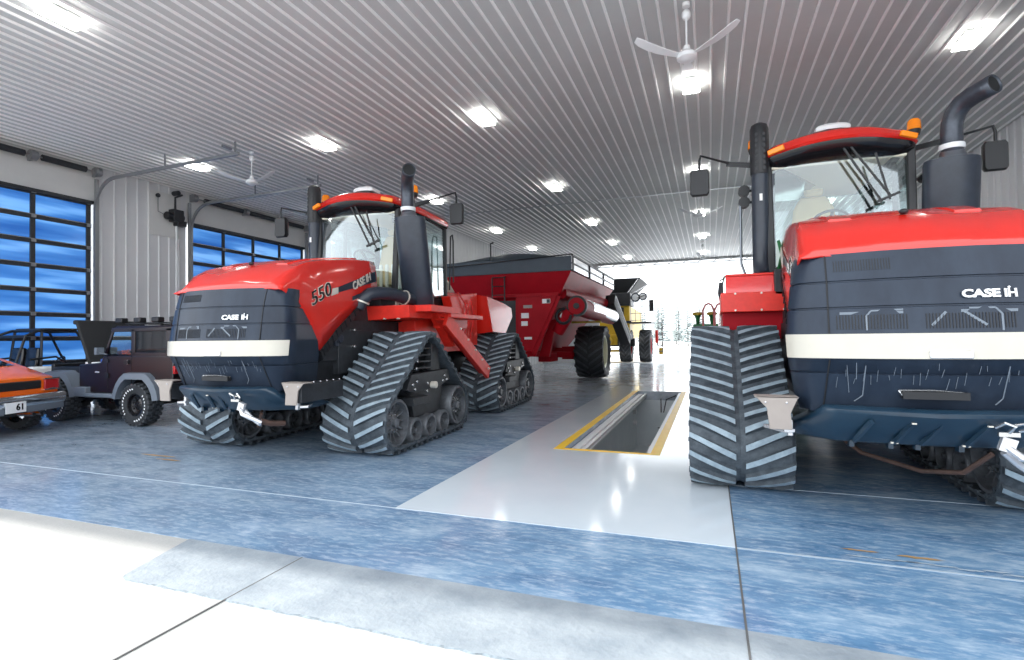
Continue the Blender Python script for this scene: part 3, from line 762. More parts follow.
    for s_ in (-1,1):
        g.cyl((s_*.3,2.12,1.36),(s_*.85,2.12,1.36),.2); g.cyl((s_*.3,6.47,1.36),(s_*.85,6.47,1.36),.2)
        g.b2((s_*.60,1.2,1.1),(s_*.72,3.3,1.75))
        g.prism([(.5,.85),(1.1,.80),(1.3,1.2),(.6,1.3)],'x',s_*.45,s_*.62)
    g.mat(M['chrome'])
    for z in (1.5,1.75): g.cyl((.72,1.5,z),(.80,1.5,z),.02,seg=8)
    g.mat(M['stack']); g.box((.74,1.12,1.62),(.04,.07,.22)); g.cyl((.72,1.05,1.62),(.77,1.05,1.62),.06,seg=12); g.cyl((.72,1.20,1.62),(.77,1.20,1.62),.06,seg=12)
    ch = g.build('chassis', None, T, bevel=.015)
    # ---- skirt under the nose
    xs_ = [(-.93,.36,.80,.72,.46),(-.89,.16,.84,.71,.36),(-.79,-.02,.93,.71,.22),(-.70,-.17,1.03,.72,.08),(-.62,-.235,1.035,.72,.0),(0,-.33,1.03,.715,-.04),(.62,-.235,1.035,.72,.0),(.70,-.17,1.03,.72,.08),(.79,-.02,.93,.71,.22),(.89,.16,.84,.71,.36),(.93,.36,.80,.72,.46)]
    secs = [[(x,y,z),(x*.995,y-.03,z-.02),(x*.99,y-.03,z-.05),(x*.98,yb-.02,zb+.02),(x*.97,yb+.02,zb),(x*.97,yb+.3,zb+.02),(x*.98,y+.25,z)] for x,y,z,zb,yb in xs_]
    g = MB(); g.loft(secs); sk = g.build('front_skirt', M['skirt'], T, smooth=45)
    for x in (-.45,0,.28,-.18):
        g = MB().mat(M['skirt']); g.bar((x+.05,-.27,.93),(x-.03,-.09,.74),.03,.03); g.box((x-.035,.0,.71),(.035,.07,.05))
        if x in (-.18,.28): g.mat(M['clamp']); g.box((x-.03,-.10,.745),(.05,.02,.012)); g.box((x+.05,-.28,.925),(.03,.02,.01))
        g.build('skirt_rib', None, sk)
    g = MB().mat(M['chrome']); g.tube([(.33,-.36,.93),(.36,-.41,.97),(.42,-.41,.95),(.40,-.37,.90)],.012,8); g.tube([(.43,-.37,.95),(.47,-.41,.97),(.50,-.40,.93),(.46,-.36,.91)],.012,8)
    g.box((.40,-.36,.885),(.12,.03,.03)); g.build('front_shackle', None, T)
    # tow link with strap and hose
    g = MB().mat(M['silver']); g.tube([(.40,-.28,.80),(.48,-.34,.72),(.58,-.33,.68),(.66,-.25,.62),(.60,-.18,.58),(.50,-.22,.66),(.42,-.24,.74)],.026,8); g.box((.42,-.29,.80),(.09,.04,.10),(0,.3,0))
    g.mat(M['rust']).tube([(.62,-.2,.62),(.68,-.10,.58),(.76,.05,.56)],.035,8); g.tube([(.45,-.0,.68),(.30,.1,.5),(.1,.35,.44),(-.25,.7,.5),(-.45,1.0,.66)],.02,8)
    g.build('tow_link', None, T)
    # ---- step brackets
    for s_ in (-1,1):
        g = MB().mat(M['tan']); g.prism([(s_*.88,1.09),(s_*1.21,1.09),(s_*1.12,.99),(s_*1.10,.815),(s_*.93,.815),(s_*.94,.95)],'y',-.14,-.12)
        g.b2((s_*.88,-.14,1.075),(s_*1.21,.02,1.09)); g.mat(M['frame'])
        if s_ > 0: g.b2((.90,-.10,.84),(1.14,.72,1.06)); 
        else: g.b2((-1.06,-.10,.85),(-.94,.4,1.04))
        g.mat(M['silver']); g.box((s_*1.0,.16,.78),(.10,.3,.03),(0,0,.5)); g.box((s_*.92,.1,.80),(.04,.05,.14))
        for i in range(7): 
            if s_>0: g.cyl((1.12,.02+.13*i,1.07),(1.12,.02+.13*i,1.085),.012,seg=6)
        for x in (.97,1.13): g.cyl((s_*x,-.15,1.04),(s_*x,-.14,1.04),.01,seg=6)
        g.build('step_bracket', None, T, bevel=.004)
    # ---- tracks
    for y0 in (0,4.36):
        for s_ in (-1,1): track(T, s_*1.285, y0, s_, .985)
    # ---- cab
    cb = MB().mat(M['black'])
    # base tub
    cb.b2((-.80,2.72,1.9),(.80,4.7,2.42)); cb.b2((-.74,2.62,2.3),(.74,2.75,2.5))
    cab = cb.build('cab_tub', M['black'], T, bevel=.03)
    # corner points: bottom/top of pillars
    FB = (.78,2.68,2.42); FT = (.80,2.78,3.88); MBt = (.84,3.55,2.42); MT = (.86,3.6,3.92); RB = (.78,4.70,2.42); RT = (.80,4.62,3.92)
    g = MB()
    for s_ in (-1,1):
        for a, b, w_ in ((FB,FT,.09),(MBt,MT,.06),(RB,RT,.09)):
            g.bar((s_*a[0],a[1],a[2]),(s_*b[0],b[1],b[2]),w_,w_*.9)
        g.bar((s_*FB[0],FB[1],2.44),(s_*RB[0],RB[1],2.44),.06,.06); g.bar((s_*FT[0],FT[1],3.88),(s_*RT[0],RT[1],3.90),.08,.08)
    for y,z in ((2.68,2.44),(4.70,2.44),(2.78,3.90),(4.62,3.90)): g.bar((-.8,y,z),(.8,y,z),.06,.06,up=(0,1,0))
    g.build('cab_frame', M['black'], T, bevel=.012)
    g = MB()
    def pane(p): g.add([Vector(q) for q in p],[tuple(range(len(p)))])
    g.mat(M['glass2'])
    n_ = 8; A_, B_ = [], []
    for i in range(n_+1):
        u = -1+2*i/n_; bow = .10*(1-u*u); A_.append((.76*u,2.66-bow,2.42)); B_.append((.79*u,2.79-bow,3.90))
    g.add(A_+B_, [(i,i+1,n_+2+i,n_+1+i) for i in range(n_)])
    g.build('windscreen', M['glass2'], T, recalc=False)
    for s_ in (-1,1):
        g = MB(); pane([(s_*.80,2.72,2.44),(s_*.85,3.55,2.44),(s_*.87,3.6,3.9),(s_*.82,2.80,3.88)]); pane([(s_*.85,3.55,2.44),(s_*.79,4.68,2.44),(s_*.81,4.62,3.9),(s_*.87,3.6,3.9)])
        g.build('side_window', M['glass'], T, smooth=0)
    g = MB(); pane([(-.78,4.70,2.5),(.78,4.70,2.5),(.8,4.62,3.9),(-.8,4.62,3.9)]); g.build('rear_window', M['glass'], T, smooth=0)
    # roof
    def rr_outline(w, y0, y1, r, bow=.16, n=7):
        pts = []
        for i in range(n+1): u = i/n; a = PI/2*(1-u); pts.append((w-r+r*math.cos(PI/2-PI/2*u) if False else 0,0))
        pts = []
        # front edge bowed, corners rounded
        m_ = 12
        for i in range(m_+1):
            u = -1+2*i/m_; pts.append((u*(w-r), y0 - bow*(1-u*u)))
        for i in range(1,5): a = -PI/2+PI/2*i/5; pts.append((w-r+r*math.cos(a), y0+r+r*math.sin(a)))
        pts.append((w+.03,(y0+y1)/2))
        for i in range(0,6): a = PI/2*i/5; pts.append((w-r+r*math.cos(a), y1-r+r*math.sin(a)))
        for i in range(0,6): a = PI/2+PI/2*i/5; pts.append((-w+r+r*math.cos(a), y1-r+r*math.sin(a)))
        pts.append((-w-.03,(y0+y1)/2))
        for i in range(1,5): a = PI+PI/2*i/5; pts.append((-w+r+r*math.cos(a), y0+r+r*math.sin(a)))
        return pts
    g = MB(); secs = []
    for z, k, dy in ((4.01,1.0,0),(4.04,1.02,-.02),(4.11,1.0,.0),(4.155,.94,.05),(4.18,.80,.15),(4.19,.5,.5)):
        o_ = rr_outline(.865*k, 2.60+dy, 4.85-dy, .22*k, .17*k); secs.append([(x,y,z+.10*(1-(x/.95)**2)*0 - (.04 if False else 0)) for x,y in o_])
    def crown(p): x,y,z = p; return (x,y,z-.09*(abs(x)/.88)**2.2)
    secs = [[crown(p) for p in s2] for s2 in secs]
    g.loft(secs); roof = g.build('roof', M['red'], T, smooth=50)
    g = MB(); secs = []
    for z, k, dy in ((3.84,.80,.15),(3.90,.93,.06),(3.98,1.0,.0),(4.03,.99,.0)):
        o_ = rr_outline(.86*k, 2.60+dy, 4.83-dy, .20*k, .16*k); secs.append([crown((x,y,z)) for x,y in o_])
    g.loft(secs); g.build('roof_underside', M['gloss'], roof, smooth=50)
    for s_ in (-1,1): g = MB(); g.box((s_*.72,2.55,3.995),(.20,.05,.065),(0,s_*R(12),s_*R(22))); g.build('marker_light', M['amber'], roof, bevel=.01)
    # gps receiver
    g = MB().mat(M['white']); g.loft([[(x*k,3.05+y*k,z) for x,y in ((-.20,-.13),(-.08,-.19),(.08,-.19),(.20,-.13),(.20,.13),(-.20,.13))] for z,k in ((4.29,1),(4.34,1),(4.375,.8))])
    g.mat(M['black']).b2((-.24,2.84,4.16),(.20,3.15,4.26)); g.build('gps_receiver', None, T, smooth=30)
    for s_ in (-1,1):
        g = MB().mat(M['amber']); X, Y, Z = s_*.94, 3.1, 4.22
        g.lathe([(.0,.14),(.05,.135),(.07,.11),(.078,.0),(.05,-.01),(0,-.01)], Matrix.Translation((X,Y,Z)), 16)
        g.mat(M['black']); g.lathe([(0,-.08),(.06,-.07),(.075,-.02),(.07,.0),(0,0)], Matrix.Translation((X,Y,Z)), 16); g.tube([(X,Y,Z-.05),(X,Y,Z-.18),(X-s_*.12,Y+.05,Z-.24)],.018,8)
        g.build('beacon', None, T)
    # mirrors
    for s_, mx, my, mz in ((1,1.77,3.1,3.78),(-1,-1.66,2.72,3.72)):
        g = MB().mat(M['black'])
        g.tube([(s_*.85,2.95,3.95),(s_*1.25,3.0,4.02),(mx-s_*.02,my,mz+.37),(mx,my,mz+.30),(mx,my,mz+.18)],.018,8); g.bar((s_*.86,2.95,3.93),(s_*1.3,3.0,4.02),.05,.06)
        ms = []
        for yy, k in ((.10,.72),(.06,.96),(.0,1.),(-.03,.92)):
            ms.append([(mx+.125*k*cx_, my+yy, mz+.185*k*cz_) for cx_, cz_ in ((-.8,-1),(.8,-1),(1,-.8),(1,.8),(.8,1),(-.8,1),(-1,.8),(-1,-.8))])
        g.loft(ms); mi = g.build('mirror', None, T, smooth=40)
        g = MB(); g.box((mx,my+.108,mz),(.17,.004,.26)); g.build('mirror_glass', M['chromeb'], mi)
    # work lights
    g = MB().mat(M['black'])
    for z in (3.62,3.46): g.cyl((-1.08,2.98,z),(-1.08,3.10,z),.075,seg=12); g.bar((-1.08,3.06,z),(-.86,3.1,z+.02),.03,.03)
    g.build('work_light', None, T); g = MB().mat(M['black']); g.cyl((.98,2.9,3.55),(.98,3.0,3.55),.05,seg=12); g.bar((.98,2.98,3.55),(.85,3.0,3.55),.03,.03); g.build('work_light', None, T)
    g = MB().mat(M['pipe']); g.tube([(-1.13,3.0,3.5),(-1.13,3.0,2.6),(-1.05,3.0,2.35)],.018,8); g.build('handrail', None, T)
    # wipers
    g = MB()
    for a, b in (((.02,2.52,3.93),(.42,2.50,3.20)),((.10,2.52,3.93),(.52,2.50,3.25))): g.bar(a,b,.03,.02)
    g.bar((.50,2.49,3.22),(.36,2.49,3.80),.02,.02); g.bar((.36,2.48,3.20),(.60,2.50,3.30),.04,.03)
    g.build('wiper', M['black'], T)
    # interior
    g = MB().mat(M['cloth']); 
    g.prism([(-.28,0),(.28,0),(.33,.35),(.27,.80),(.18,.98),(-.18,.98),(-.27,.80),(-.33,.35)],'y',3.98,4.12)
    g.v = [Vector((p.x-.05,p.y+.10*(p.z),p.z+2.72)) for p in g.v]
    g.b2((-.36,3.45,2.62),(.26,4.05,2.80)); g.box((-.05,4.08,3.78),(.26,.10,.16)); seat = g.build('operator_seat', M['cloth'], T, bevel=.04)
    g = MB().mat(M['cabcream']); g.b2((.36,3.5,2.42),(.62,4.5,2.95)); g.b2((-.75,4.45,2.42),(.75,4.6,3.1)); g.b2((-.76,2.74,3.80),(.76,4.6,3.86)); g.b2((-.34,3.5,2.42),(.24,4.1,2.6))
    for x in (.30,.42,.55): g.b2((x,2.95,2.42),(x+.06,3.0,2.95))
    g.build('cab_trim', None, T, bevel=.02)
    g = MB().mat(M['black']); g.b2((-.16,2.78,2.42),(.10,3.05,2.88)); g.tube([(-.03,2.95,2.85),(-.03,3.05,3.06)],.03,8)
    Mt = Matrix.Translation((-.03,3.06,3.08)) @ Matrix.Rotation(R(-38),4,'X')
    ring_ = [Mt @ Vector((.23*math.cos(2*PI*i/28),.23*math.sin(2*PI*i/28),0)) for i in range(29)]
    g.tube(ring_,.017,8); g.bar(Mt@Vector((-.22,0,0)),Mt@Vector((.22,0,0)),.04,.015); g.bar(Mt@Vector((0,-.22,0)),Mt@Vector((0,0,0)),.04,.015)
    g.build('steering_wheel', None, T)
    g = MB().mat(M['black']); g.box((.55,3.2,3.45),(.06,.16,.26)); g.bar((.75,3.1,3.3),(.56,3.2,3.4),.02,.02); g.box((.62,3.1,3.78),(.24,.06,.12)); g.build('monitor', None, T, bevel=.01)
    g = MB().mat(M['redseat']); g.box((.50,4.05,2.95),(.22,.10,.62)); g.build('buddy_seat', None, T, bevel=.05)
    # door handrail on viewer's right
    g = MB(); g.tube([(.92,4.62,2.60),(.96,4.60,3.70),(1.02,4.56,3.72),(1.04,4.55,3.60),(1.04,4.55,2.75)],.016,8); g.build('handrail', M['black'], T)
    # ---- intake stack (viewer's left)
    g = MB(); g.tube([(-.90,2.62,2.36),(-.90,2.70,2.44),(-.90,2.74,2.6),(-.90,2.72,3.95)],.105,18); 
    g.mats = []; st_ = g.build('intake_stack', M['stack'], T)
    g = MB(); g.lathe([(.112,0),(.118,.02),(.118,.60),(.10,.66),(.05,.69),(0,.70)], Matrix.Translation((-.90,2.72,3.74)), 20)
    for i in range(7): 
        for dx in (-.045,.045): g.box((-.90+dx,2.605,3.80+.075*i),(.03,.01,.045))
    g.build('precleaner', M['black'], st_)
    g = MB(); g.box((-.90,2.61,3.42),(.035,.01,.09)); g.build('stack_sticker', M['white'], st_)
    g = MB(); g.b2((-.86,2.75,2.4),(-.72,2.95,3.75)); g.build('side_screen', M['stack'], T)
    # ---- muffler and exhaust (viewer's right)
    g = MB(); secs = []
    for z, k in ((2.12,.90),(2.15,1.0),(3.60,1.0),(3.645,.97),(3.665,.4)):
        t = (z-2.12)/1.6; yc = 2.84-.28*t; xc_ = 1.17-.03*t
        secs.append([(xc_+.28*k*math.cos(2*PI*i/28), yc+.18*k*math.sin(2*PI*i/28), z) for i in range(28)])
    g.loft(secs); muf = g.build('muffler', M['stack'], T, smooth=50)
    g = MB(); pts = [(1.14,2.54,3.60),(1.13,2.53,3.95),(1.135,2.52,4.06),(1.155,2.48,4.16),(1.20,2.41,4.24),(1.26,2.31,4.275),(1.33,2.21,4.295),(1.385,2.13,4.31)]
    g.tube(pts,.108,20,cap=False); ex = g.build('exhaust_pipe', M['exh'], muf)
    g = MB(); d_ = Vector((.055,-.08,.015)).normalized(); g.cyl(Vector((1.385,2.13,4.31))-d_*.03,Vector((1.385,2.13,4.31))-d_*.02,.098,seg=20); g.build('exhaust_mouth_shade', M['hood_matt'], muf)  # matt black disc standing in for the shade inside the pipe
    so = ex.modifiers.new('solid','SOLIDIFY'); so.thickness = .012; so.offset = -1
    g = MB(); g.lathe([(.108,0),(.125,0),(.125,.06),(.108,.06)], Matrix.Translation((1.135,2.54,3.75)), 20); g.build('exhaust_clamp', M['white'], muf)
    g = MB(); g.lathe([(.15,0),(.11,.10),(.10,.10)], Matrix.Translation((1.14,2.55,3.645)), 20); g.build('exhaust_collar', M['pipe'], muf)
    g = MB(); g.tube([(.72,1.70,2.10),(.78,1.72,2.22),(.86,1.80,2.31),(.95,1.95,2.34),(1.03,2.2,2.33),(1.10,2.45,2.29),(1.14,2.7,2.26)],.10,16); g.build('turbo_elbow', M['stack'], muf)
    g = MB()
    for p, d in (((.77,1.71,2.19),(.3,.2,1)),((1.10,2.45,2.29),(.25,1,-.2))):
        d = Vector(d).normalized(); q = d.to_track_quat('Z','Y').to_matrix().to_4x4(); q.translation = Vector(p)
        g.lathe([(.112,-.012),(.125,-.012),(.125,.012),(.112,.012)], q, 20)
    g.build('elbow_clamp', M['clamp'], muf)
    # ---- red decks
    g = MB()
    # right deck: sloping front lip, folded plate
    g.hexa([(.44,2.10,1.90),(1.34,2.20,1.95),(1.34,3.0,1.95),(.44,3.0,1.90),(.40,2.05,2.14),(1.34,2.16,2.15),(1.34,3.0,2.15),(.40,3.0,2.14)])
    g.b2((1.30,2.4,2.05),(1.62,3.5,2.16)); g.b2((.72,2.9,1.55),(1.05,4.4,2.14)); g.b2((.9,3.2,1.98),(1.6,4.75,2.06)); g.b2((1.2,3.3,1.80),(1.32,4.6,1.98))
    g.prism([(2.95,2.14),(3.05,2.14),(3.85,1.45),(3.72,1.45)],'x',1.22,1.40)
    g.b2((.75,3.0,1.35),(1.15,4.6,1.75))
    # diagonal step stringer in front of the rear track
    g.bar((1.52,3.15,1.95),(1.60,5.02,.88),.26,.07,up=(1,0,0)); g.bar((1.40,3.15,1.95),(1.48,5.02,.88),.04,.16,up=(1,0,0))
    dk = g.build('right_deck', M['red2'], T, bevel=.008)
    g = MB()
    for i in range(5): t = i/4; g.cyl((1.645,3.5+1.4*t,1.78-.8*t),(1.67,3.5+1.4*t,1.78-.8*t),.02,seg=8)
    for x in (.6,.95,1.2): g.cyl((x,2.05,1.93),(x,2.12,1.93),.012,seg=6)
    g.b2((.98,2.35,2.15),(1.02,2.42,2.26)); g.build('deck_bolt', M['clamp'], dk)
    # left deck / tank
    g = MB().mat(M['pinkred']); g.hexa([(-1.36,2.24,2.14),(-.50,2.24,2.14),(-.50,2.6,2.14),(-1.36,3.4,2.14),(-1.36,2.32,2.37),(-.50,2.32,2.37),(-.50,2.6,2.37),(-1.36,3.4,2.37)])
    g.mat(M['red2']); g.b2((-1.36,2.30,2.36),(-.50,2.6,2.39)); g.b2((-1.42,2.20,1.90),(-.50,3.4,2.145)); g.mat(M['cartred']); g.b2((-1.40,2.35,1.50),(-.5,3.3,1.90))
    ld = g.build('left_deck', None, T, bevel=.008)
    g = MB()
    for x in (-1.25,-.95,-.70): g.cyl((x,2.19,2.13),(x,2.21,2.13),.014,seg=6); g.cyl((x,2.19,1.92),(x,2.21,1.92),.014,seg=6)
    g.build('deck_bolt', M['clamp'], ld)
    # ---- rear module
    g = MB()
    g.b2((-.85,4.75,1.35),(.85,6.6,2.30)); g.b2((-.6,5.0,2.30),(.6,6.2,2.62))
    g.prism([(4.35,2.45),(5.8,2.62),(5.8,1.45),(4.9,1.45)],'x',.85,1.05)
    g.prism([(4.35,2.45),(5.8,2.62),(5.8,1.45),(4.9,1.45)],'x',-1.05,-.85)
    rm = g.build('rear_frame', M['red2'], T, bevel=.015)
    for s_ in (-1,1):
        g = MB(); g.loft([[(s_*.9,5.9,2.62),(s_*1.25,5.9,2.55),(s_*1.35,6.0,1.75),(s_*.9,6.0,1.7)],[(s_*.9,6.9,2.58),(s_*1.3,6.9,2.45),(s_*1.40,6.75,1.72),(s_*.9,6.7,1.7)],[(s_*.9,7.5,2.45),(s_*1.30,7.5,2.36),(s_*1.36,7.4,2.14),(s_*.9,7.4,2.1)]])
        g.build('rear_fender', M['red'], rm, smooth=30)
    g = MB()
    for pts in ([(1.07,4.7,2.55),(1.10,5.0,2.35),(1.09,5.2,2.0),(1.08,5.0,1.7)],[(1.07,5.0,2.05),(1.10,5.3,2.45),(1.10,5.5,2.1),(1.08,5.1,1.2)],[(1.07,4.55,2.2),(1.1,4.8,1.95),(1.08,4.9,1.75)]):
        g.tube(pts,.016,6)
    g.build('hydraulic_hose', M['pinkred'], rm)
    g = MB(); g.add([(.3,5.3,2.62),(.7,5.3,2.62),(.5,5.3,2.95),(.5,5.36,2.95),(.7,5.36,2.62),(.3,5.36,2.62)],[(0,1,2),(5,4,3),(0,2,3,5),(1,4,3,2),(0,5,4,1)]); g.build('warning_triangle', M['clamp'], rm)
    # clutter between cab and hood
    g = MB().mat(M['frame']); g.b2((-.8,2.2,2.1),(.8,2.7,2.42)); g.tube([(.75,2.65,2.2),(1.0,3.1,2.4),(.98,3.3,2.8)],.03,8)
    g.build('cab_mount', None, T, bevel=.01); g = MB(); g.mat(M['green']).tube([(-.72,2.5,2.45),(-.70,2.3,2.6),(-.72,2.45,2.8)],.02,6); g.build('cable', None, T); g = MB(); g.mat(M['pipe'])
    for dx in (0,.06): g.tube([(.86+dx,2.6,2.18),(.90+dx,2.75,2.5)],.01,6)
    g.build('brake_line', None, T)
    return T

tl = make_tractor('red tracked tractor showing its 550 flank, standing between the off-road car and the floor pit')
tl.location = (-5.77,5.24,0); tl.rotation_euler = (0,0,R(2.0)); tl['group'] = 'tracked tractors'
tr2 = copy_tree(tl); tr2.location = (1.562,5.104,0); tr2.rotation_euler = (0,0,0)
tr2['label'] = 'red tracked tractor seen head-on beside the white epoxy bay, green sprayer behind it'
# ------------------------------------------------------------------ wheels with tyres
def tyre(name, parent, c, Rr, W_, rim, ax='x', side=1, nl=22, style='ag', rimmat=None, hub=True):
    """c centre, axle along local x; outer face towards side*x"""
    Mx = Matrix.Translation(Vector(c)) @ Matrix.Rotation(PI/2,4,'Y')
    if ax == 'y': Mx = Matrix.Translation(Vector(c)) @ Matrix.Rotation(-PI/2,4,'X')
    g = MB().mat(M['tire']); h = W_/2; rc = Rr*.955 if style != 'car' else Rr*.99
    g.lathe([(rim,-h*.72),(rim*1.04,-h*.86),((rim+rc)/2,-h*1.0),(rc*.93,-h*.95),(rc*.985,-h*.80),(rc,-h*.4),(rc,h*.4),(rc*.985,h*.80),(rc*.93,h*.95),((rim+rc)/2,h*1.0),(rim*1.04,h*.86),(rim,h*.72),(rim,-h*.72)], Mx, 48)
    g.mat(M['tirelug'])
    def P(a, t, r): 
        return Mx @ Vector((r*math.cos(a), r*math.sin(a), t))
    for i in range(nl):
        for s_ in (-1,1):
            a0 = 2*PI*i/nl + (PI/nl if s_>0 else 0)
            if style == 'ag':
                k = 4; sec = []
                for q in range(k+1):
                    u = q/k; t = s_*h*(.05+.93*u); a = a0 - 2*PI/nl*1.25*u*(1 if side>0 else 1); w_ = .16*2*PI/nl*(1+.1*u)
                    rt = Rr*(1-.035*u*u) ; rb = rc*(.96-.04*u*u)
                    sec.append([P(a-w_,t,rb),P(a-w_*.8,t,rt),P(a+w_*.8,t,rt),P(a+w_,t,rb)])
                g.loft(sec)
            else:
                for t0, t1 in ((.08,.42),(.52,.98)):
                    w_ = .30*2*PI/nl; sh = .35*2*PI/nl*(1 if t0>.3 else 0)
                    sec = [[P(a0+sh-w_,s_*h*t,rc*.95),P(a0+sh-w_*.85,s_*h*t,Rr*(1-.02*(t>.9))),P(a0+sh+w_*.85,s_*h*t,Rr*(1-.02*(t>.9))),P(a0+sh+w_,s_*h*t,rc*.95)] for t in (t0,t1)]
                    g.loft(sec)
    ty = g.build(name, None, parent, smooth=35)
    g = MB(); f_ = side
    g.lathe([(rim*1.0,f_*h*.80),(rim*1.03,f_*h*.84),(rim*.93,f_*h*.80),(rim*.88,f_*h*.45),(rim*.55,f_*h*.30),(rim*.42,f_*h*.42),(rim*.2,f_*h*.50),(0,f_*h*.50)], Mx, 32)
    g.lathe([(rim*1.0,-f_*h*.80),(rim*.9,-f_*h*.7),(rim*.9,0),(0,0)], Mx, 32)
    for q in range(8):
        a = 2*PI*q/8; p = P(a, f_*h*.36, rim*.35); q2 = P(a, f_*h*.52, rim*.35); g.cyl(p,q2,rim*.045,seg=6)
    if style == 'off':
        for q in range(8):
            a = 2*PI*q/8+.2; g.cyl(P(a,f_*h*.30,rim*.68),P(a,f_*h*.40,rim*.68),rim*.09,seg=8)
    g.build('wheel_rim', rimmat or M['gloss'], ty, smooth=40)
    return ty

# ------------------------------------------------------------------ grain cart
gc = thing('grain_cart', 'dark red grain cart with slate roll tarp and big auger, ahead of the combine', 'grain cart', (-6.45,16.5,0))
g = MB(); 
def rect(x0,x1,y0,y1,z): return [(x0,y0,z),(x1,y0,z),(x1,y1,z),(x0,y1,z)]
g.loft([rect(-2.38,2.38,-.05,7.75,3.72),rect(-2.36,2.36,-.04,7.72,3.66),rect(-1.95,1.95,.22,7.4,3.02),rect(-1.90,1.90,.25,7.35,3.0),rect(-.7,.7,1.6,6.2,1.25),rect(-.6,.6,1.8,6.0,1.1)])
hop = g.build('hopper', M['cartred'], gc, bevel=.02, smooth=25)
g = MB()
for s_ in (-1,1):
    g.prism([(s_*.42,3.0),(s_*1.88,3.0),(s_*.95,1.05),(s_*.42,1.05)],'y',.20,.32)
    g.prism([(s_*1.0,.95),(s_*1.15,1.5),(s_*1.35,2.2),(s_*1.62,2.2),(s_*1.35,.95)],'y',.9,1.1)
    g.bar((s_*.5,.25,1.1),(s_*1.6,4.2,.9),.16,.22); g.bar((s_*1.9,.28,2.95),(s_*1.0,.28,1.0),.10,.14)
    g.b2((s_*1.0,3.9,.75),(s_*1.6,4.9,1.25)); g.b2((s_*.75,1.6,.75),(s_*1.2,2.6,1.05))
    g.bar((s_*.9,.3,1.1),(s_*.2,-2.0,.75),.16,.2)
g.b2((-1.9,.18,2.95),(1.9,.30,3.06)); g.b2((-.2,-2.2,.65),(.2,-1.8,.85)); g.b2((-1.7,4.2,.85),(1.7,4.6,1.2))
g.build('cart_frame', M['cartred'], gc, bevel=.012)
g = MB(); g.b2((-.40,.36,1.2),(.40,.42,2.95)); g.build('recess_shade', M['black'], gc)  # black sheet standing in for the shade in the end recess
g = MB()
g.b2((-2.40,-.08,3.72),(2.40,-.03,4.17)); g.b2((-2.40,7.7,3.72),(2.40,7.78,4.17)); g.b2((-2.42,-.05,3.72),(-2.36,7.75,4.17))
sec = []
for y, k in ((-.06,.0),(.35,.55),(.9,1.),(6.8,1.),(7.75,.1)):
    sec.append([(-2.38+4.76*i/16, y, 4.16+.36*k*math.sin(PI*i/16)) for i in range(17)] + [(2.38,y,4.12),(-2.38,y,4.12)])
g.loft(sec); g.build('roll_tarp', M['tarp'], gc, smooth=40)
g = MB(); g.b2((2.34,-.04,3.74),(2.42,7.75,3.93)); g.b2((2.34,-.04,3.97),(2.42,7.75,4.18)); g.build('side_board', M['silver'], gc)
g = MB(); g.b2((2.36,-.06,3.93),(2.45,7.77,3.97)); g.cyl((2.44,-.10,4.20),(2.44,7.8,4.20),.035,seg=8); g.cyl((-2.3,-.1,4.02),(2.44,-.12,4.22),.02,seg=8)
for y in (-.02,2.5,5.2): g.b2((2.38,y,3.72),(2.46,y+.08,4.2))
g.tube([(-.35,-.05,4.1),(-.35,-.05,4.75),(-.25,-.05,4.78)],.03,8)
g.build('tarp_rail', M['black'], gc)
g = MB(); 
for x in (-.28,.16): g.tube([(x,-.05,3.62),(x,-.12,3.58),(x,-.12,2.05)],.025,6)
for i in range(6): g.cyl((-.28,-.12,2.15+.29*i),(.16,-.12,2.15+.29*i),.018,seg=6)
g.build('ladder', M['black'], gc)
for s_ in (-1,1): tyre('cart_tyre', gc, (s_*2.12,4.45,1.03), 1.03, 1.12, .62, 'x', s_, 20, 'ag', M['rimcream'])
g = MB().mat(M['cartred']); g.tube([(2.42,.55,2.62),(2.55,3.0,2.50),(2.62,5.6,2.42)],.30,20); g.tube([(1.9,.5,3.05),(2.2,3.5,3.0),(2.45,7.3,3.0)],.20,14); g.tube([(1.7,.8,1.8),(2.2,.6,2.5)],.22,14)
g.mat(M['black']).cyl((2.42,.50,2.62),(2.42,.62,2.62),.34,seg=24); g.mat(M['cartred']).cyl((2.42,.46,2.62),(2.42,.52,2.62),.27,seg=24); g.mat(M['black']).cyl((2.42,.42,2.62),(2.42,.47,2.62),.10,seg=12)
g.mat(M['black']).tube([(1.98+.24*math.cos(a*PI/8),.48,2.30+.24*math.sin(a*PI/8)) for a in range(17)],.05,8); g.mat(M['silver']).cyl((1.98,.5,2.30),(1.98,.7,2.30),.12,seg=12)
g.mat(M['silver']).tube([(2.50,1.6,2.60),(2.60,3.6,2.52),(2.68,5.6,2.44)],.29,20)  # sheen along the top of the auger, painted as an offset silver tube
au = g.build('unload_auger', None, gc)
g = MB().mat(M['black']); g.bar((2.60,5.7,3.15),(2.95,7.6,1.45),.55,.42,up=(1,0,0)); g.mat(M['white']); g.bar((2.86,5.6,3.25),(3.22,7.5,1.50),.06,.05,up=(1,0,0))
for i in range(5): g.cyl((2.86,6.5+.2*i,2.25-.18*i),(2.89,6.5+.2*i,2.25-.18*i),.05,seg=8)
g.build('auger_spout', None, gc)
g = MB().mat(M['yellow']); g.b2((1.6,3.1,2.13),(2.7,3.2,2.2)); g.build('yellow_bar', None, gc)
g = MB().mat(M['white'])
for a, b in (((1.35,2.72),(1.62,2.86)),((.62,2.25),(.88,2.42)),((.62,2.0),(.84,2.15)),((.72,1.55),(.98,1.63))): g.b2((a[0],.19,a[1]),(b[0],.2,b[1]))
g.mat(M['stack']); g.b2((1.50,.185,2.73),(1.61,.20,2.85)); g.mat(M['tan']); g.b2((.70,.185,2.58),(1.0,.2,2.68))
g.build('warning_sticker', None, gc, smooth=0)

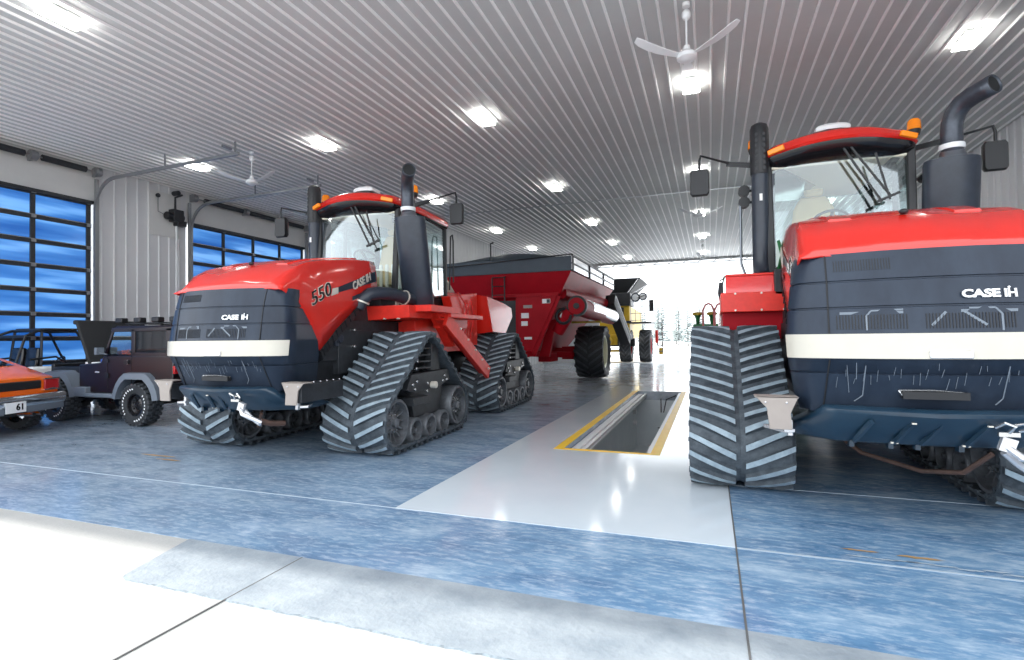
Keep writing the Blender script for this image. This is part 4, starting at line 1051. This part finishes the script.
# ------------------------------------------------------------------ combine harvester beyond the cart
co = thing('combine_harvester', 'yellow and black combine harvester just beyond the open rear door', 'combine harvester', (-6.2,34.4,0))
g = MB(); g.hexa([(-1.6,-.6,1.5),(1.55,-.6,1.5),(1.55,5.5,1.5),(-1.6,5.5,1.5),(-1.6,-.6,3.55),(1.55,-.6,3.55),(1.55,5.5,3.4),(-1.6,5.5,3.4)])
body = g.build('body', M['yellow'], co, bevel=.08)
g = MB().mat(M['black']); g.b2((.55,-.63,2.95),(1.2,-.58,3.45)); g.b2((.95,-.63,2.7),(1.25,-.58,2.85)); g.b2((.3,-.7,2.45),(1.65,-.55,2.6)); g.b2((-1.5,-.72,3.55),(1.6,1.2,4.35)); g.b2((.6,-.66,3.0),(.66,-.6,3.5))
g.box((0.6,-.2,1.25),(2.4,.6,.5)); g.build('engine_cover', None, co, bevel=.03)
g = MB(); g.loft([rect(-1.3,1.35,.2,3.2,4.3),rect(-2.0,2.2,-.4,3.9,5.25)], cap=False); so = g.build('grain_tank', M['hood_matt'], co, smooth=0)
s3 = so.modifiers.new('solid','SOLIDIFY'); s3.thickness = .05
g = MB().mat(M['silver']); g.bar((1.7,-.5,4.3),(3.0,-.6,5.0),.05,.05); g.bar((1.4,-.6,4.3),(2.1,-.6,5.2),.04,.04); g.bar((-.2,-.6,2.9),(1.2,-.65,1.9),.10,.10)
g.mat(M['stack']); g.bar((1.5,-.2,4.05),(2.4,-.2,4.05),.06,.06); g.cyl((1.9,-.5,4.05),(1.9,-.2,4.05),.28,seg=16); g.cyl((2.35,-.5,4.1),(2.35,-.2,4.1),.25,seg=16); g.mat(M['white']); g.cyl((1.9,-.52,4.05),(1.9,-.5,4.05),.2,seg=16); g.cyl((2.35,-.52,4.1),(2.35,-.5,4.1),.18,seg=16)
g.build('engine_intake', None, co)
g = MB().mat(M['pipe'])
for z in (2.62,3.05,3.5,3.78): g.cyl((1.6,-.6,z),(2.75,-.6,z),.018,seg=6); g.cyl((2.75,-.6,z),(2.75,1.5,z),.018,seg=6)
for x in (1.62,1.9,2.2,2.48,2.75): g.cyl((x,-.6,2.5),(x,-.6,3.8),.018,seg=6)
g.mat(M['black']).b2((1.5,-.65,2.42),(2.85,1.5,2.52)); g.build('platform_rail', None, co)
g = MB(); g.b2((2.75,-.75,3.15),(3.02,-.65,3.85)); g.tube([(2.0,-.5,4.0),(2.9,-.7,4.3),(2.9,-.7,3.8)],.025,6); g.build('mirror', M['black'], co, bevel=.03)
g = MB().mat(M['pipe'])
for x in (3.2,3.5):
    g.tube([(x,-.4,.55),(x,.1,2.6),(x,.2,3.4)],.025,6)
for i in range(6): g.bar((3.2,-.33+.08*i,.7+.35*i),(3.5,-.33+.08*i,.7+.35*i),.05,.05)
g.mat(M['red2']); g.b2((3.05,-.3,1.2),(3.2,.2,2.0)); g.mat(M['yellow']).b2((3.25,-.2,.5),(3.5,.2,.9)); g.build('side_ladder', None, co)
g = MB().mat(M['yellow']); g.b2((-1.3,-.75,1.1),(.8,-.5,1.75)); g.sphere((.2,-.8,1.35),.3); g.sphere((-.3,-.8,1.2),.25); g.b2((-1.5,-.65,.65),(1.4,-.4,.8)); g.build('straw_chopper', None, co, bevel=.04)
for x, s_ in ((1.25,1),(2.45,1),(-1.25,-1),(-2.45,-1)): tyre('combine_tyre', co, (x,.0,1.03), 1.03, .72, .55, 'x', s_, 20, 'ag', M['cartred'])

# ------------------------------------------------------------------ dark off-road car with its hood raised
jp = thing('off_road_car', 'dark maroon two-door off-road car with raised hood and roof lights', 'car', (-11.0,7.85,0))
g = MB()
def jx(x): return x+11.0
def arch(cx, cz, r, a0, a1, n=10): return [(cx+r*math.cos(R(a0+(a1-a0)*i/n)), cz+r*math.sin(R(a0+(a1-a0)*i/n))) for i in range(n+1)]
rw, fw = jx(-10.2), jx(-12.55)
side_p = [(jx(-11.95),.60)] + [(rw-.55,.60)] + arch(rw,.45,.52,163,17) + [(jx(-9.32),.60),(jx(-9.30),1.34),(jx(-11.22),1.34),(jx(-11.3),1.20),(jx(-11.95),1.16)]
g.prism(side_p,'y',-.74,.74)
jb = g.build('body', M['jeepbody'], jp, bevel=.025)
g = MB(); g.b2((jx(-13.0),-.38,.70),(jx(-11.9),.38,1.0)); g.b2((jx(-13.05),-.62,.72),(jx(-12.95),.62,1.16)); g.b2((jx(-13.0),-.62,.98),(jx(-11.9),-.5,1.1)); g.b2((jx(-13.0),.5,.98),(jx(-11.9),.62,1.1)); g.build('engine_bay', M['black'], jp, bevel=.02)
# hard top
g = MB()
for s_ in (-1,1):
    y0, y1 = s_*.70, s_*.74
    # pillars around the windows
    g.bar((jx(-11.20),s_*.71,1.33),(jx(-10.98),s_*.69,1.84),.05,.05); g.b2((jx(-10.44),s_*.69,1.33),(jx(-10.34),s_*.73,1.86)); g.b2((jx(-9.50),s_*.69,1.33),(jx(-9.30),s_*.73,1.86))
    g.b2((jx(-11.0),s_*.69,1.80),(jx(-9.30),s_*.73,1.88)); g.b2((jx(-10.4),s_*.69,1.32),(jx(-9.3),s_*.73,1.40))
g.hexa([(jx(-11.05),-.72,1.83),(jx(-9.18),-.72,1.85),(jx(-9.18),.72,1.85),(jx(-11.05),.72,1.83),(jx(-10.95),-.66,1.92),(jx(-9.15),-.68,1.91),(jx(-9.15),.68,1.91),(jx(-10.95),.66,1.92)])
g.bar((jx(-9.32),-.7,1.36),(jx(-9.32),.7,1.36),.06,.06); g.b2((jx(-9.36),-.72,1.33),(jx(-9.30),-.6,1.86)); g.b2((jx(-9.36),.6,1.33),(jx(-9.30),.72,1.86)); g.bar((jx(-11.2),-.7,1.36),(jx(-11.2),.7,1.36),.05,.05)
g.build('hard_top', M['flare'] if False else M['jeepbody'], jp, bevel=.012)
for nm, xs4 in (('door_window',(-11.12,-10.46,-10.46,-10.93)),('quarter_window',(-10.33,-9.50,-9.50,-10.33))):
    for s_ in (-1,1):
        g = MB(); z0 = 1.36
        g.add([(jx(xs4[0]),s_*.715,z0),(jx(xs4[1]),s_*.715,z0),(jx(xs4[2]),s_*.715,1.80),(jx(xs4[3]),s_*.715,1.80)],[(0,1,2,3)]); g.build(nm, M['glass'] if nm=='door_window' else M['dblue'], jp, smooth=0)
g = MB(); g.add([(jx(-11.18),-.68,1.36),(jx(-11.18),.68,1.36),(jx(-10.98),.66,1.83),(jx(-10.98),-.66,1.83)],[(0,1,2,3)]); g.build('windscreen', M['glass'], jp, smooth=0)
g = MB().mat(M['black']); g.box((jx(-10.7),-.35,1.15),(.45,.45,.3)); g.box((jx(-10.5),-.35,1.45),(.14,.45,.55),(0,.15,0)); g.box((jx(-10.5),.35,1.45),(.14,.45,.55),(0,.15,0)); g.mat(M['redseat']).b2((jx(-10.2),-.6,1.2),(jx(-9.5),.6,1.48))
Mt = Matrix.Translation((jx(-10.95),-.35,1.45)) @ Matrix.Rotation(R(70),4,'Y'); g.mat(M['black']).tube([Mt@Vector((.17*math.cos(2*PI*i/20),.17*math.sin(2*PI*i/20),0)) for i in range(21)],.018,6); g.build('interior', None, jp, bevel=.03)
# door line + handle
g = MB().mat(M['seam'])
for x in (-11.10,-10.42): g.b2((jx(x)-.004,-.745,.68),(jx(x)+.004,-.738,1.33))
g.b2((jx(-11.10),-.745,.68),(jx(-10.42),-.738,.688)); g.mat(M['black']).b2((jx(-10.58),-.775,1.18),(jx(-10.46),-.74,1.25)); g.b2((jx(-11.15),-.76,.9),(jx(-11.05),-.74,1.0)); g.b2((jx(-11.15),-.76,1.2),(jx(-11.05),-.74,1.27)); g.mat(M['silver']).b2((jx(-11.45),-.75,1.0),(jx(-11.33),-.74,1.03)); g.b2((jx(-10.50),-.775,1.17),(jx(-10.47),-.765,1.26)); g.build('door_handle', None, jp)
g = MB(); g.box((jx(-11.18),-.84,1.43),(.07,.15,.14)); g.tube([(jx(-11.1),-.74,1.36),(jx(-11.16),-.86,1.40)],.02,6); g.build('side_mirror', M['flare'], jp, bevel=.03)
# flares
for cx in (rw, fw):
    for s_ in (-1,1):
        g = MB(); sec = []
        for i in range(13):
            a = R(172-164*i/12); c, s2 = math.cos(a), math.sin(a); r0, r1 = .50, .62
            sq = lambda r: (cx+r*c*1.02, .43+min(r*s2*1.04, r*.93))
            a_, b_ = sq(r0), sq(r1)
            sec.append([(a_[0],s_*.60,a_[1]),(b_[0],s_*.60,b_[1]+.03),(b_[0],s_*.84,b_[1]-.0),(a_[0],s_*.86,a_[1])])
        g.loft(sec); g.build('wheel_flare', M['flare'], jp, smooth=40)
for s_ in (-1,1):
    g = MB(); g.b2((jx(-11.95),s_*.62,.52),(jx(-10.78),s_*.84,.60)); g.b2((jx(-12.0),s_*.5,.55),(jx(-11.6),s_*.84,.72)); g.build('side_step', M['flare'], jp, bevel=.02)
for cx in (rw, fw):
    for s_ in (-1,1):
        t_ = tyre('off_road_tyre', jp, (cx,s_*.70,.41), .41, .30, .21, 'y', s_, 24, 'off', M['gloss'])
        g = MB(); Mx = Matrix.Translation((cx,s_*.70,.41)) @ Matrix.Rotation(-PI/2,4,'X')
        for q in range(30):
            if q in (8,9,10,11,23,24,25,26): continue
            a = 2*PI*q/30; p = Mx@Vector((.30*math.cos(a),.30*math.sin(a),s_*.152)); 
            g.box(p,(.035,.004,.022),Matrix.Rotation(-a+PI/2,4,'Y'))
        g.build('tyre_lettering', M['white'], t_, smooth=0)
# raised hood
g = MB(); g.hexa([(jx(-11.80),-.62,.98),(jx(-11.73),-.62,.98),(jx(-11.55),.62,.98),(jx(-11.62),.62,1.0),(jx(-12.17),-.70,2.04),(jx(-12.10),-.70,2.06),(jx(-12.10),.70,2.06),(jx(-12.17),.70,2.04)])
g.b2((jx(-12.22),-.70,1.97),(jx(-12.10),.70,2.06)); g.build('raised_hood', M['hood_matt'], jp, bevel=.03)
g = MB().mat(M['white']); g.b2((jx(-12.0),-.6,1.0),(jx(-11.65),-.3,1.2)); g.mat(M['yellow']).tube([(jx(-12.05),-.5,1.2),(jx(-11.95),-.55,1.32)],.03,6); g.mat(mat('blue_plastic',(.05,.10,.35),.4)); g.b2((jx(-11.5),-.62,1.15),(jx(-11.35),-.45,1.27)); g.build('engine_bottles', None, jp, bevel=.02)
g = MB().mat(M['black']); g.bar((jx(-11.0),-.45,1.97),(jx(-9.2),-.45,1.97),.03,.03); g.bar((jx(-11.0),.45,1.97),(jx(-9.2),.45,1.97),.03,.03)
for x in (-10.9,-10.0,-9.3): g.bar((jx(x),-.45,1.97),(jx(x),.45,1.97),.025,.025); g.b2((jx(x),-.47,1.9),(jx(x)+.03,-.43,1.98))
rk = g.build('roof_rack', None, jp)
for x in (-11.02,-10.50,-10.0,-9.52):
    g = MB(); g.box((jx(x),-.52,2.03),(.19,.14,.10)); g.build('roof_light', M['black'], rk, bevel=.02)
g = MB(); g.b2((jx(-9.32),-.74,1.0),(jx(-9.26),-.62,1.15)); g.b2((jx(-9.32),.62,1.0),(jx(-9.26),.74,1.15)); g.build('tail_light', M['tail'], jp, bevel=.01)
g = MB(); g.b2((jx(-9.30),-.8,.55),(jx(-9.15),.8,.70)); g.b2((jx(-13.2),-.7,.55),(jx(-13.05),.7,.72)); g.b2((jx(-12.9),-.3,.42),(jx(-9.4),.3,.58)); g.cyl((rw,-.6,.41),(rw,.6,.41),.05,seg=8); g.cyl((fw,-.6,.41),(fw,.6,.41),.05,seg=8); g.build('bumper', M['black'], jp, bevel=.02)

# ------------------------------------------------------------------ side-by-side buggy behind it
ut = thing('utility_buggy', 'black roll-cage utility buggy in front of the blue-paned door', 'buggy', (-13.93,7.83,0)); ut.scale = (.93,.82,1)
g = MB(); g.hexa([(-.55,-1.1,.35),(.55,-1.1,.35),(.55,1.35,.35),(-.55,1.35,.35),(-.68,-1.25,.85),(.68,-1.25,.85),(.62,1.4,.78),(-.62,1.4,.78)]); g.build('tub', M['black'], ut, bevel=.05)
g = MB().mat(M['white']); g.loft([[(-.5,.45,1.1),(.5,.45,1.1),(.5,.45,.8),(-.5,.45,.8)],[(-.45,1.0,1.02),(.45,1.0,1.02),(.55,1.0,.75),(-.55,1.0,.75)],[(-.3,1.42,.85),(.3,1.42,.85),(.4,1.42,.7),(-.4,1.42,.7)]]); g.mat(M['orange']); g.b2((.40,-.35,.85),(.69,.30,1.08)); g.b2((.42,.55,.86),(.62,1.1,1.03)); g.mat(M['white']); g.b2((.45,-1.0,.85),(.69,-.4,1.10)); g.build('bodywork', None, ut, bevel=.05)
g = MB()
for s_ in (-1,1):
    g.tube([(s_*.62,.75,.95),(s_*.58,.45,1.35),(s_*.52,.15,1.84),(s_*.50,-.1,1.88),(s_*.50,-.75,1.86),(s_*.56,-1.05,1.75),(s_*.62,-1.35,1.0)],.03,8); g.tube([(s_*.62,-.75,.85),(s_*.55,-.70,1.45),(s_*.50,-.66,1.86)],.03,8); g.tube([(s_*.62,.3,.9),(s_*.60,-.4,1.30),(s_*.62,-1.0,1.25)],.022,8)
for y,z in ((.12,1.85),(-.70,1.87),(-1.05,1.74),(.72,.98)): g.cyl((-.55,y,z),(.55,y,z),.028,seg=8)
g.build('roll_cage', M['black'], ut)
g = MB(); g.b2((-.56,-.62,1.88),(.56,.22,1.92)); g.build('roof_panel', M['hood_matt'], ut, bevel=.02)
for x in (-.28,.28):
    g = MB(); g.b2((x-.22,-.65,.8),(x+.22,-.15,.98)); g.box((x,-.72,1.2),(.42,.12,.6),(-.15,0,0)); g.build('seat', M['gloss'], ut, bevel=.04)
g = MB(); Mt = Matrix.Translation((-.28,.25,1.15)) @ Matrix.Rotation(R(55),4,'X'); g.tube([Mt@Vector((.16*math.cos(2*PI*i/20),.16*math.sin(2*PI*i/20),0)) for i in range(21)],.016,6); g.bar((-.28,.25,1.15),(-.28,.5,.95),.03,.03); g.build('steering_wheel', M['black'], ut)
for y in (-.95,1.0):
    for s_ in (-1,1): tyre('buggy_tyre', ut, (s_*.60,y,.33), .33, .24, .17, 'x', s_, 18, 'off', M['gloss'])

# ------------------------------------------------------------------ orange coupe, rear end in view
hx, hy = -.95, -.312
oc = thing('coupe', 'bright orange fastback coupe with chrome bumper and a plate ending in 61', 'car', (-11.28,5.70,0), math.atan2(-hx,hy))
secs = []
for y, w_, zb, zw, wt, zt in ((0,.86,.40,.78,.80,.98),(.05,.90,.38,.80,.82,1.01),(.25,.94,.36,.82,.80,1.08),(.50,.95,.36,.84,.77,1.18),(.85,.95,.30,.86,.72,1.32),(1.20,.94,.28,.88,.64,1.42),(1.5,.93,.28,.88,.60,1.43),(1.85,.93,.28,.88,.62,1.38),(2.10,.93,.28,.88,.66,1.12),(2.20,.93,.28,.88,.72,1.02),(2.8,.92,.34,.86,.76,.96),(2.95,.88,.42,.78,.70,.88)):
    h_ = [(w_*.92,zb),(w_,zb+.12),(w_,zw-.12),(w_*.97,zw),(wt+.03,(zw+zt)/2+.02),(wt*.93,zt-.02),(wt*.6,zt)]
    secs.append([(-x,y,z) for x,z in h_] + [(x,y,z) for x,z in h_[::-1]])
g = MB(); g.loft(secs); bd = g.build('body', M['orange'], oc, smooth=40)
g = MB()
for s_ in (-1,1): g.add([(s_*.82,.95,1.05),(s_*.68,1.2,1.30),(s_*.665,1.75,1.32),(s_*.82,2.0,1.03)],[(0,1,2,3)]); 
g.v = [Vector((p.x+(.03 if p.x>0 else -.03),p.y,p.z)) for p in g.v]; g.add([(-.52,.52,1.20),(.52,.52,1.20),(.48,1.10,1.41),(-.48,1.10,1.41)],[(0,1,2,3)]); g.add([(-.55,2.16,1.10),(.55,2.16,1.10),(.5,1.92,1.33),(-.5,1.92,1.33)],[(0,1,2,3)])
g.build('windows', M['dblue'], oc, smooth=0)
g = MB(); g.b2((-.62,-.02,.78),(.50,.03,.93)); g.build('tail_panel', M['black'], oc, bevel=.02)
for s_ in (-1,1):
    g = MB(); g.b2((s_*.56,-.03,.76),(s_*.84,.03,.94)); tlb = g.build('tail_light', M['tail'], oc, bevel=.015)
    g = MB(); 
    for a,b in (((.54,.94),(.86,.96)),((.54,.74),(.86,.76)),((.84,.74),(.86,.96)),((.64,.755),(.76,.775))): g.b2((s_*a[0],-.04,a[1]),(s_*b[0],.03,b[1]))
    g.build('light_trim', M['chromeb'], tlb)
g = MB(); 
prof = [(-.90,.10),(-.95,.02),(-.88,-.10),(-.5,-.15),(0,-.16),(.5,-.15),(.88,-.10),(.95,.02),(.90,.10)]
g.loft([[(x,y,.70),(x*1.01,y-.03,.66),(x*1.01,y-.03,.55),(x,y,.50),(x*.97,y+.06,.50),(x*.97,y+.06,.70)] for x,y in prof]); bp_ = g.build('rear_bumper', M['chromeb'], oc, smooth=40)
g = MB().mat(M['flare']); g.loft([[(x*.98,y-.005,.53),(x*.98,y-.01,.40),(x*.92,y+.1,.38),(x*.95,y+.1,.53)] for x,y in prof]); g.build('rear_valance', None, oc, smooth=40)
g = MB().mat(M['white']); g.b2((-.34,-.20,.42),(.02,-.19,.60)); g.mat(M['gloss']); g.text('61', .15, frame_m((-.09,-.203,.51),(1,0,0),(0,0,1)), bold=.004); g.b2((-.36,-.195,.40),(.04,-.185,.42)); g.build('licence_plate', None, oc, smooth=0)
g = MB()
for x in (.25,.40,-.5): g.tube([(x,-.12,.34),(x,.1,.34),(x*.9,.5,.36)],.035,10)
g.build('exhaust_tip', M['chromeb'], oc)
g = MB(); g.cyl((-.6,.62,.33),(.6,.62,.33),.05,seg=8); g.sphere((0,.62,.33),.14); g.b2((-.7,.2,.30),(.7,2.8,.42)); g.build('underbody', M['black'], oc)
for y in (.60,2.35):
    for s_ in (-1,1): tyre('coupe_tyre', oc, (s_*.74,y,.33), .33, .27, .19, 'x', s_, 26, 'off', M['chromeb'])

# ------------------------------------------------------------------ green sprayer behind the right tractor
spy = thing('crop_sprayer', 'green machine with yellow-lidded canisters and red hoop rails behind the head-on tractor', 'sprayer', (.9,16.5,0))
g = MB(); g.b2((-1.0,.2,.9),(1.6,3.6,1.9)); g.b2((-1.35,.0,1.80),(-.4,.6,1.95)); g.build('chassis', M['green'], spy, bevel=.04)
g = MB(); g.b2((-.45,.3,1.9),(1.3,1.9,3.25)); g.build('cab', M['dblue'], spy, bevel=.08)
g = MB()
for x in (-.47,1.32): g.bar((x,.26,1.9),(x+(.05 if x<0 else -.05),.3,3.3),.08,.08)
g.b2((-.5,.2,3.22),(1.35,2.0,3.34)); g.build('cab_pillar', M['green'], spy, bevel=.02)
g = MB(); g.loft([[(-.62,.15,3.15),(-.46,.15,3.15),(-.46,.22,3.15),(-.62,.22,3.15)],[(-.66,.15,2.85),(-.50,.15,2.85),(-.50,.22,2.85),(-.66,.22,2.85)],[(-.58,.15,2.3),(-.52,.15,2.3),(-.52,.22,2.3),(-.58,.22,2.3)]]); g.tube([(-.45,.25,3.3),(-.60,.2,3.2)],.02,6); g.build('mirror', M['stack'], spy, bevel=.02)
for x in (-1.22,-.83):
    g = MB(); g.lathe([(0,1.95),(.04,1.95),(.06,2.15),(.11,2.22),(0,2.22)], Matrix.Translation((x,.2,0)), 16); cn = g.build('canister', M['green'], spy)
    g = MB(); g.lathe([(0,2.22),(.15,2.22),(.15,2.28),(.08,2.31),(0,2.31)], Matrix.Translation((x,.2,0)), 16); g.build('canister_lid', M['yellow'], cn)
for x in (-.92,-.60):
    g = MB(); g.tube([(x-.15,.0,1.9),(x-.15,.0,2.35),(x-.08,.0,2.50),(x,.0,2.54),(x+.08,.0,2.50),(x+.15,.0,2.35),(x+.15,.0,1.9)],.03,8); g.build('hoop_rail', mat('faded_red_rail',(.72,.22,.22),.4), spy)
for x in (-.85,1.45):
    for y in (.9,3.1): tyre('sprayer_tyre', spy, (x,y,.75), .75, .3, .5, 'x', 1 if x>0 else -1, 20, 'ag', M['yellow'])

# ------------------------------------------------------------------ frosted trees outside
def conifer(name, x, y, h, seed, lb):
    rr = random.Random(seed); t = thing(name, lb, 'tree', (x,y,-.02), rr.uniform(0,6), 'frosted trees beyond the rear door')
    g = MB(); g.tube([(0,0,0),(0,0,h*.5),(.05,0,h*.98)],.12,8,rs=[.14,.09,.02]); g.build('trunk', M['trunk'], t)
    g = MB(); n = 20
    for i in range(n):
        z = h*(.12+.86*i/n); L_ = (1-i/n)**.85*h*.21*rr.uniform(.8,1.1)+.14; k = 13 if i < 14 else 8
        for j in range(k):
            if rr.random() < .14: continue
            a = 2*PI*j/k + rr.uniform(-.3,.3); l = L_*rr.uniform(.7,1.15); c, s2 = math.cos(a), math.sin(a); w_ = l*.22; dz = rr.uniform(-.25,-.05)*l
            g.add([(0,0,z+.08),(c*l*.55-s2*w_,s2*l*.55+c*w_,z+dz*.3),(c*l,s2*l,z+dz),(c*l*.55+s2*w_,s2*l*.55-c*w_,z+dz*.3),(c*l*.5,s2*l*.5,z+.16+dz*.3)],[(0,1,4),(1,2,4),(2,3,4),(3,0,4),(0,3,2,1)])
    g.build('foliage', M['frost'], t, smooth=0)
    return t
tr_x = [(-15.5,96,7.2),(-12.9,84,6.2),(-10.6,92,8.2),(-8.9,100,6.8),(-7.1,88,8.4),(-5.0,97,7.6),(-3.1,86,7.0),(-1.5,95,8.8),(.6,102,7.4),(2.2,90,6.6),(-18.5,90,7.0),(5.0,94,7.8),(-14.2,104,6.5),(-6.0,108,9.0),(-9.8,110,9.0),(-2.2,110,9.0)]
pos = ['leftmost','second from the left','third from the left','fourth from the left','fifth from the left','sixth from the left','seventh from the left','eighth from the left','ninth from the left','tenth from the left','eleventh from the left','twelfth from the left','thirteenth from the left','fourteenth from the left','fifteenth from the left','rightmost']
for i, (x,y,h) in enumerate(sorted(tr_x, key=lambda q: q[0]/q[1])):
    conifer('frosted_tree', x, y, h, 40+i, 'pale frosted conifer beyond the open door, %s in the row' % pos[i])
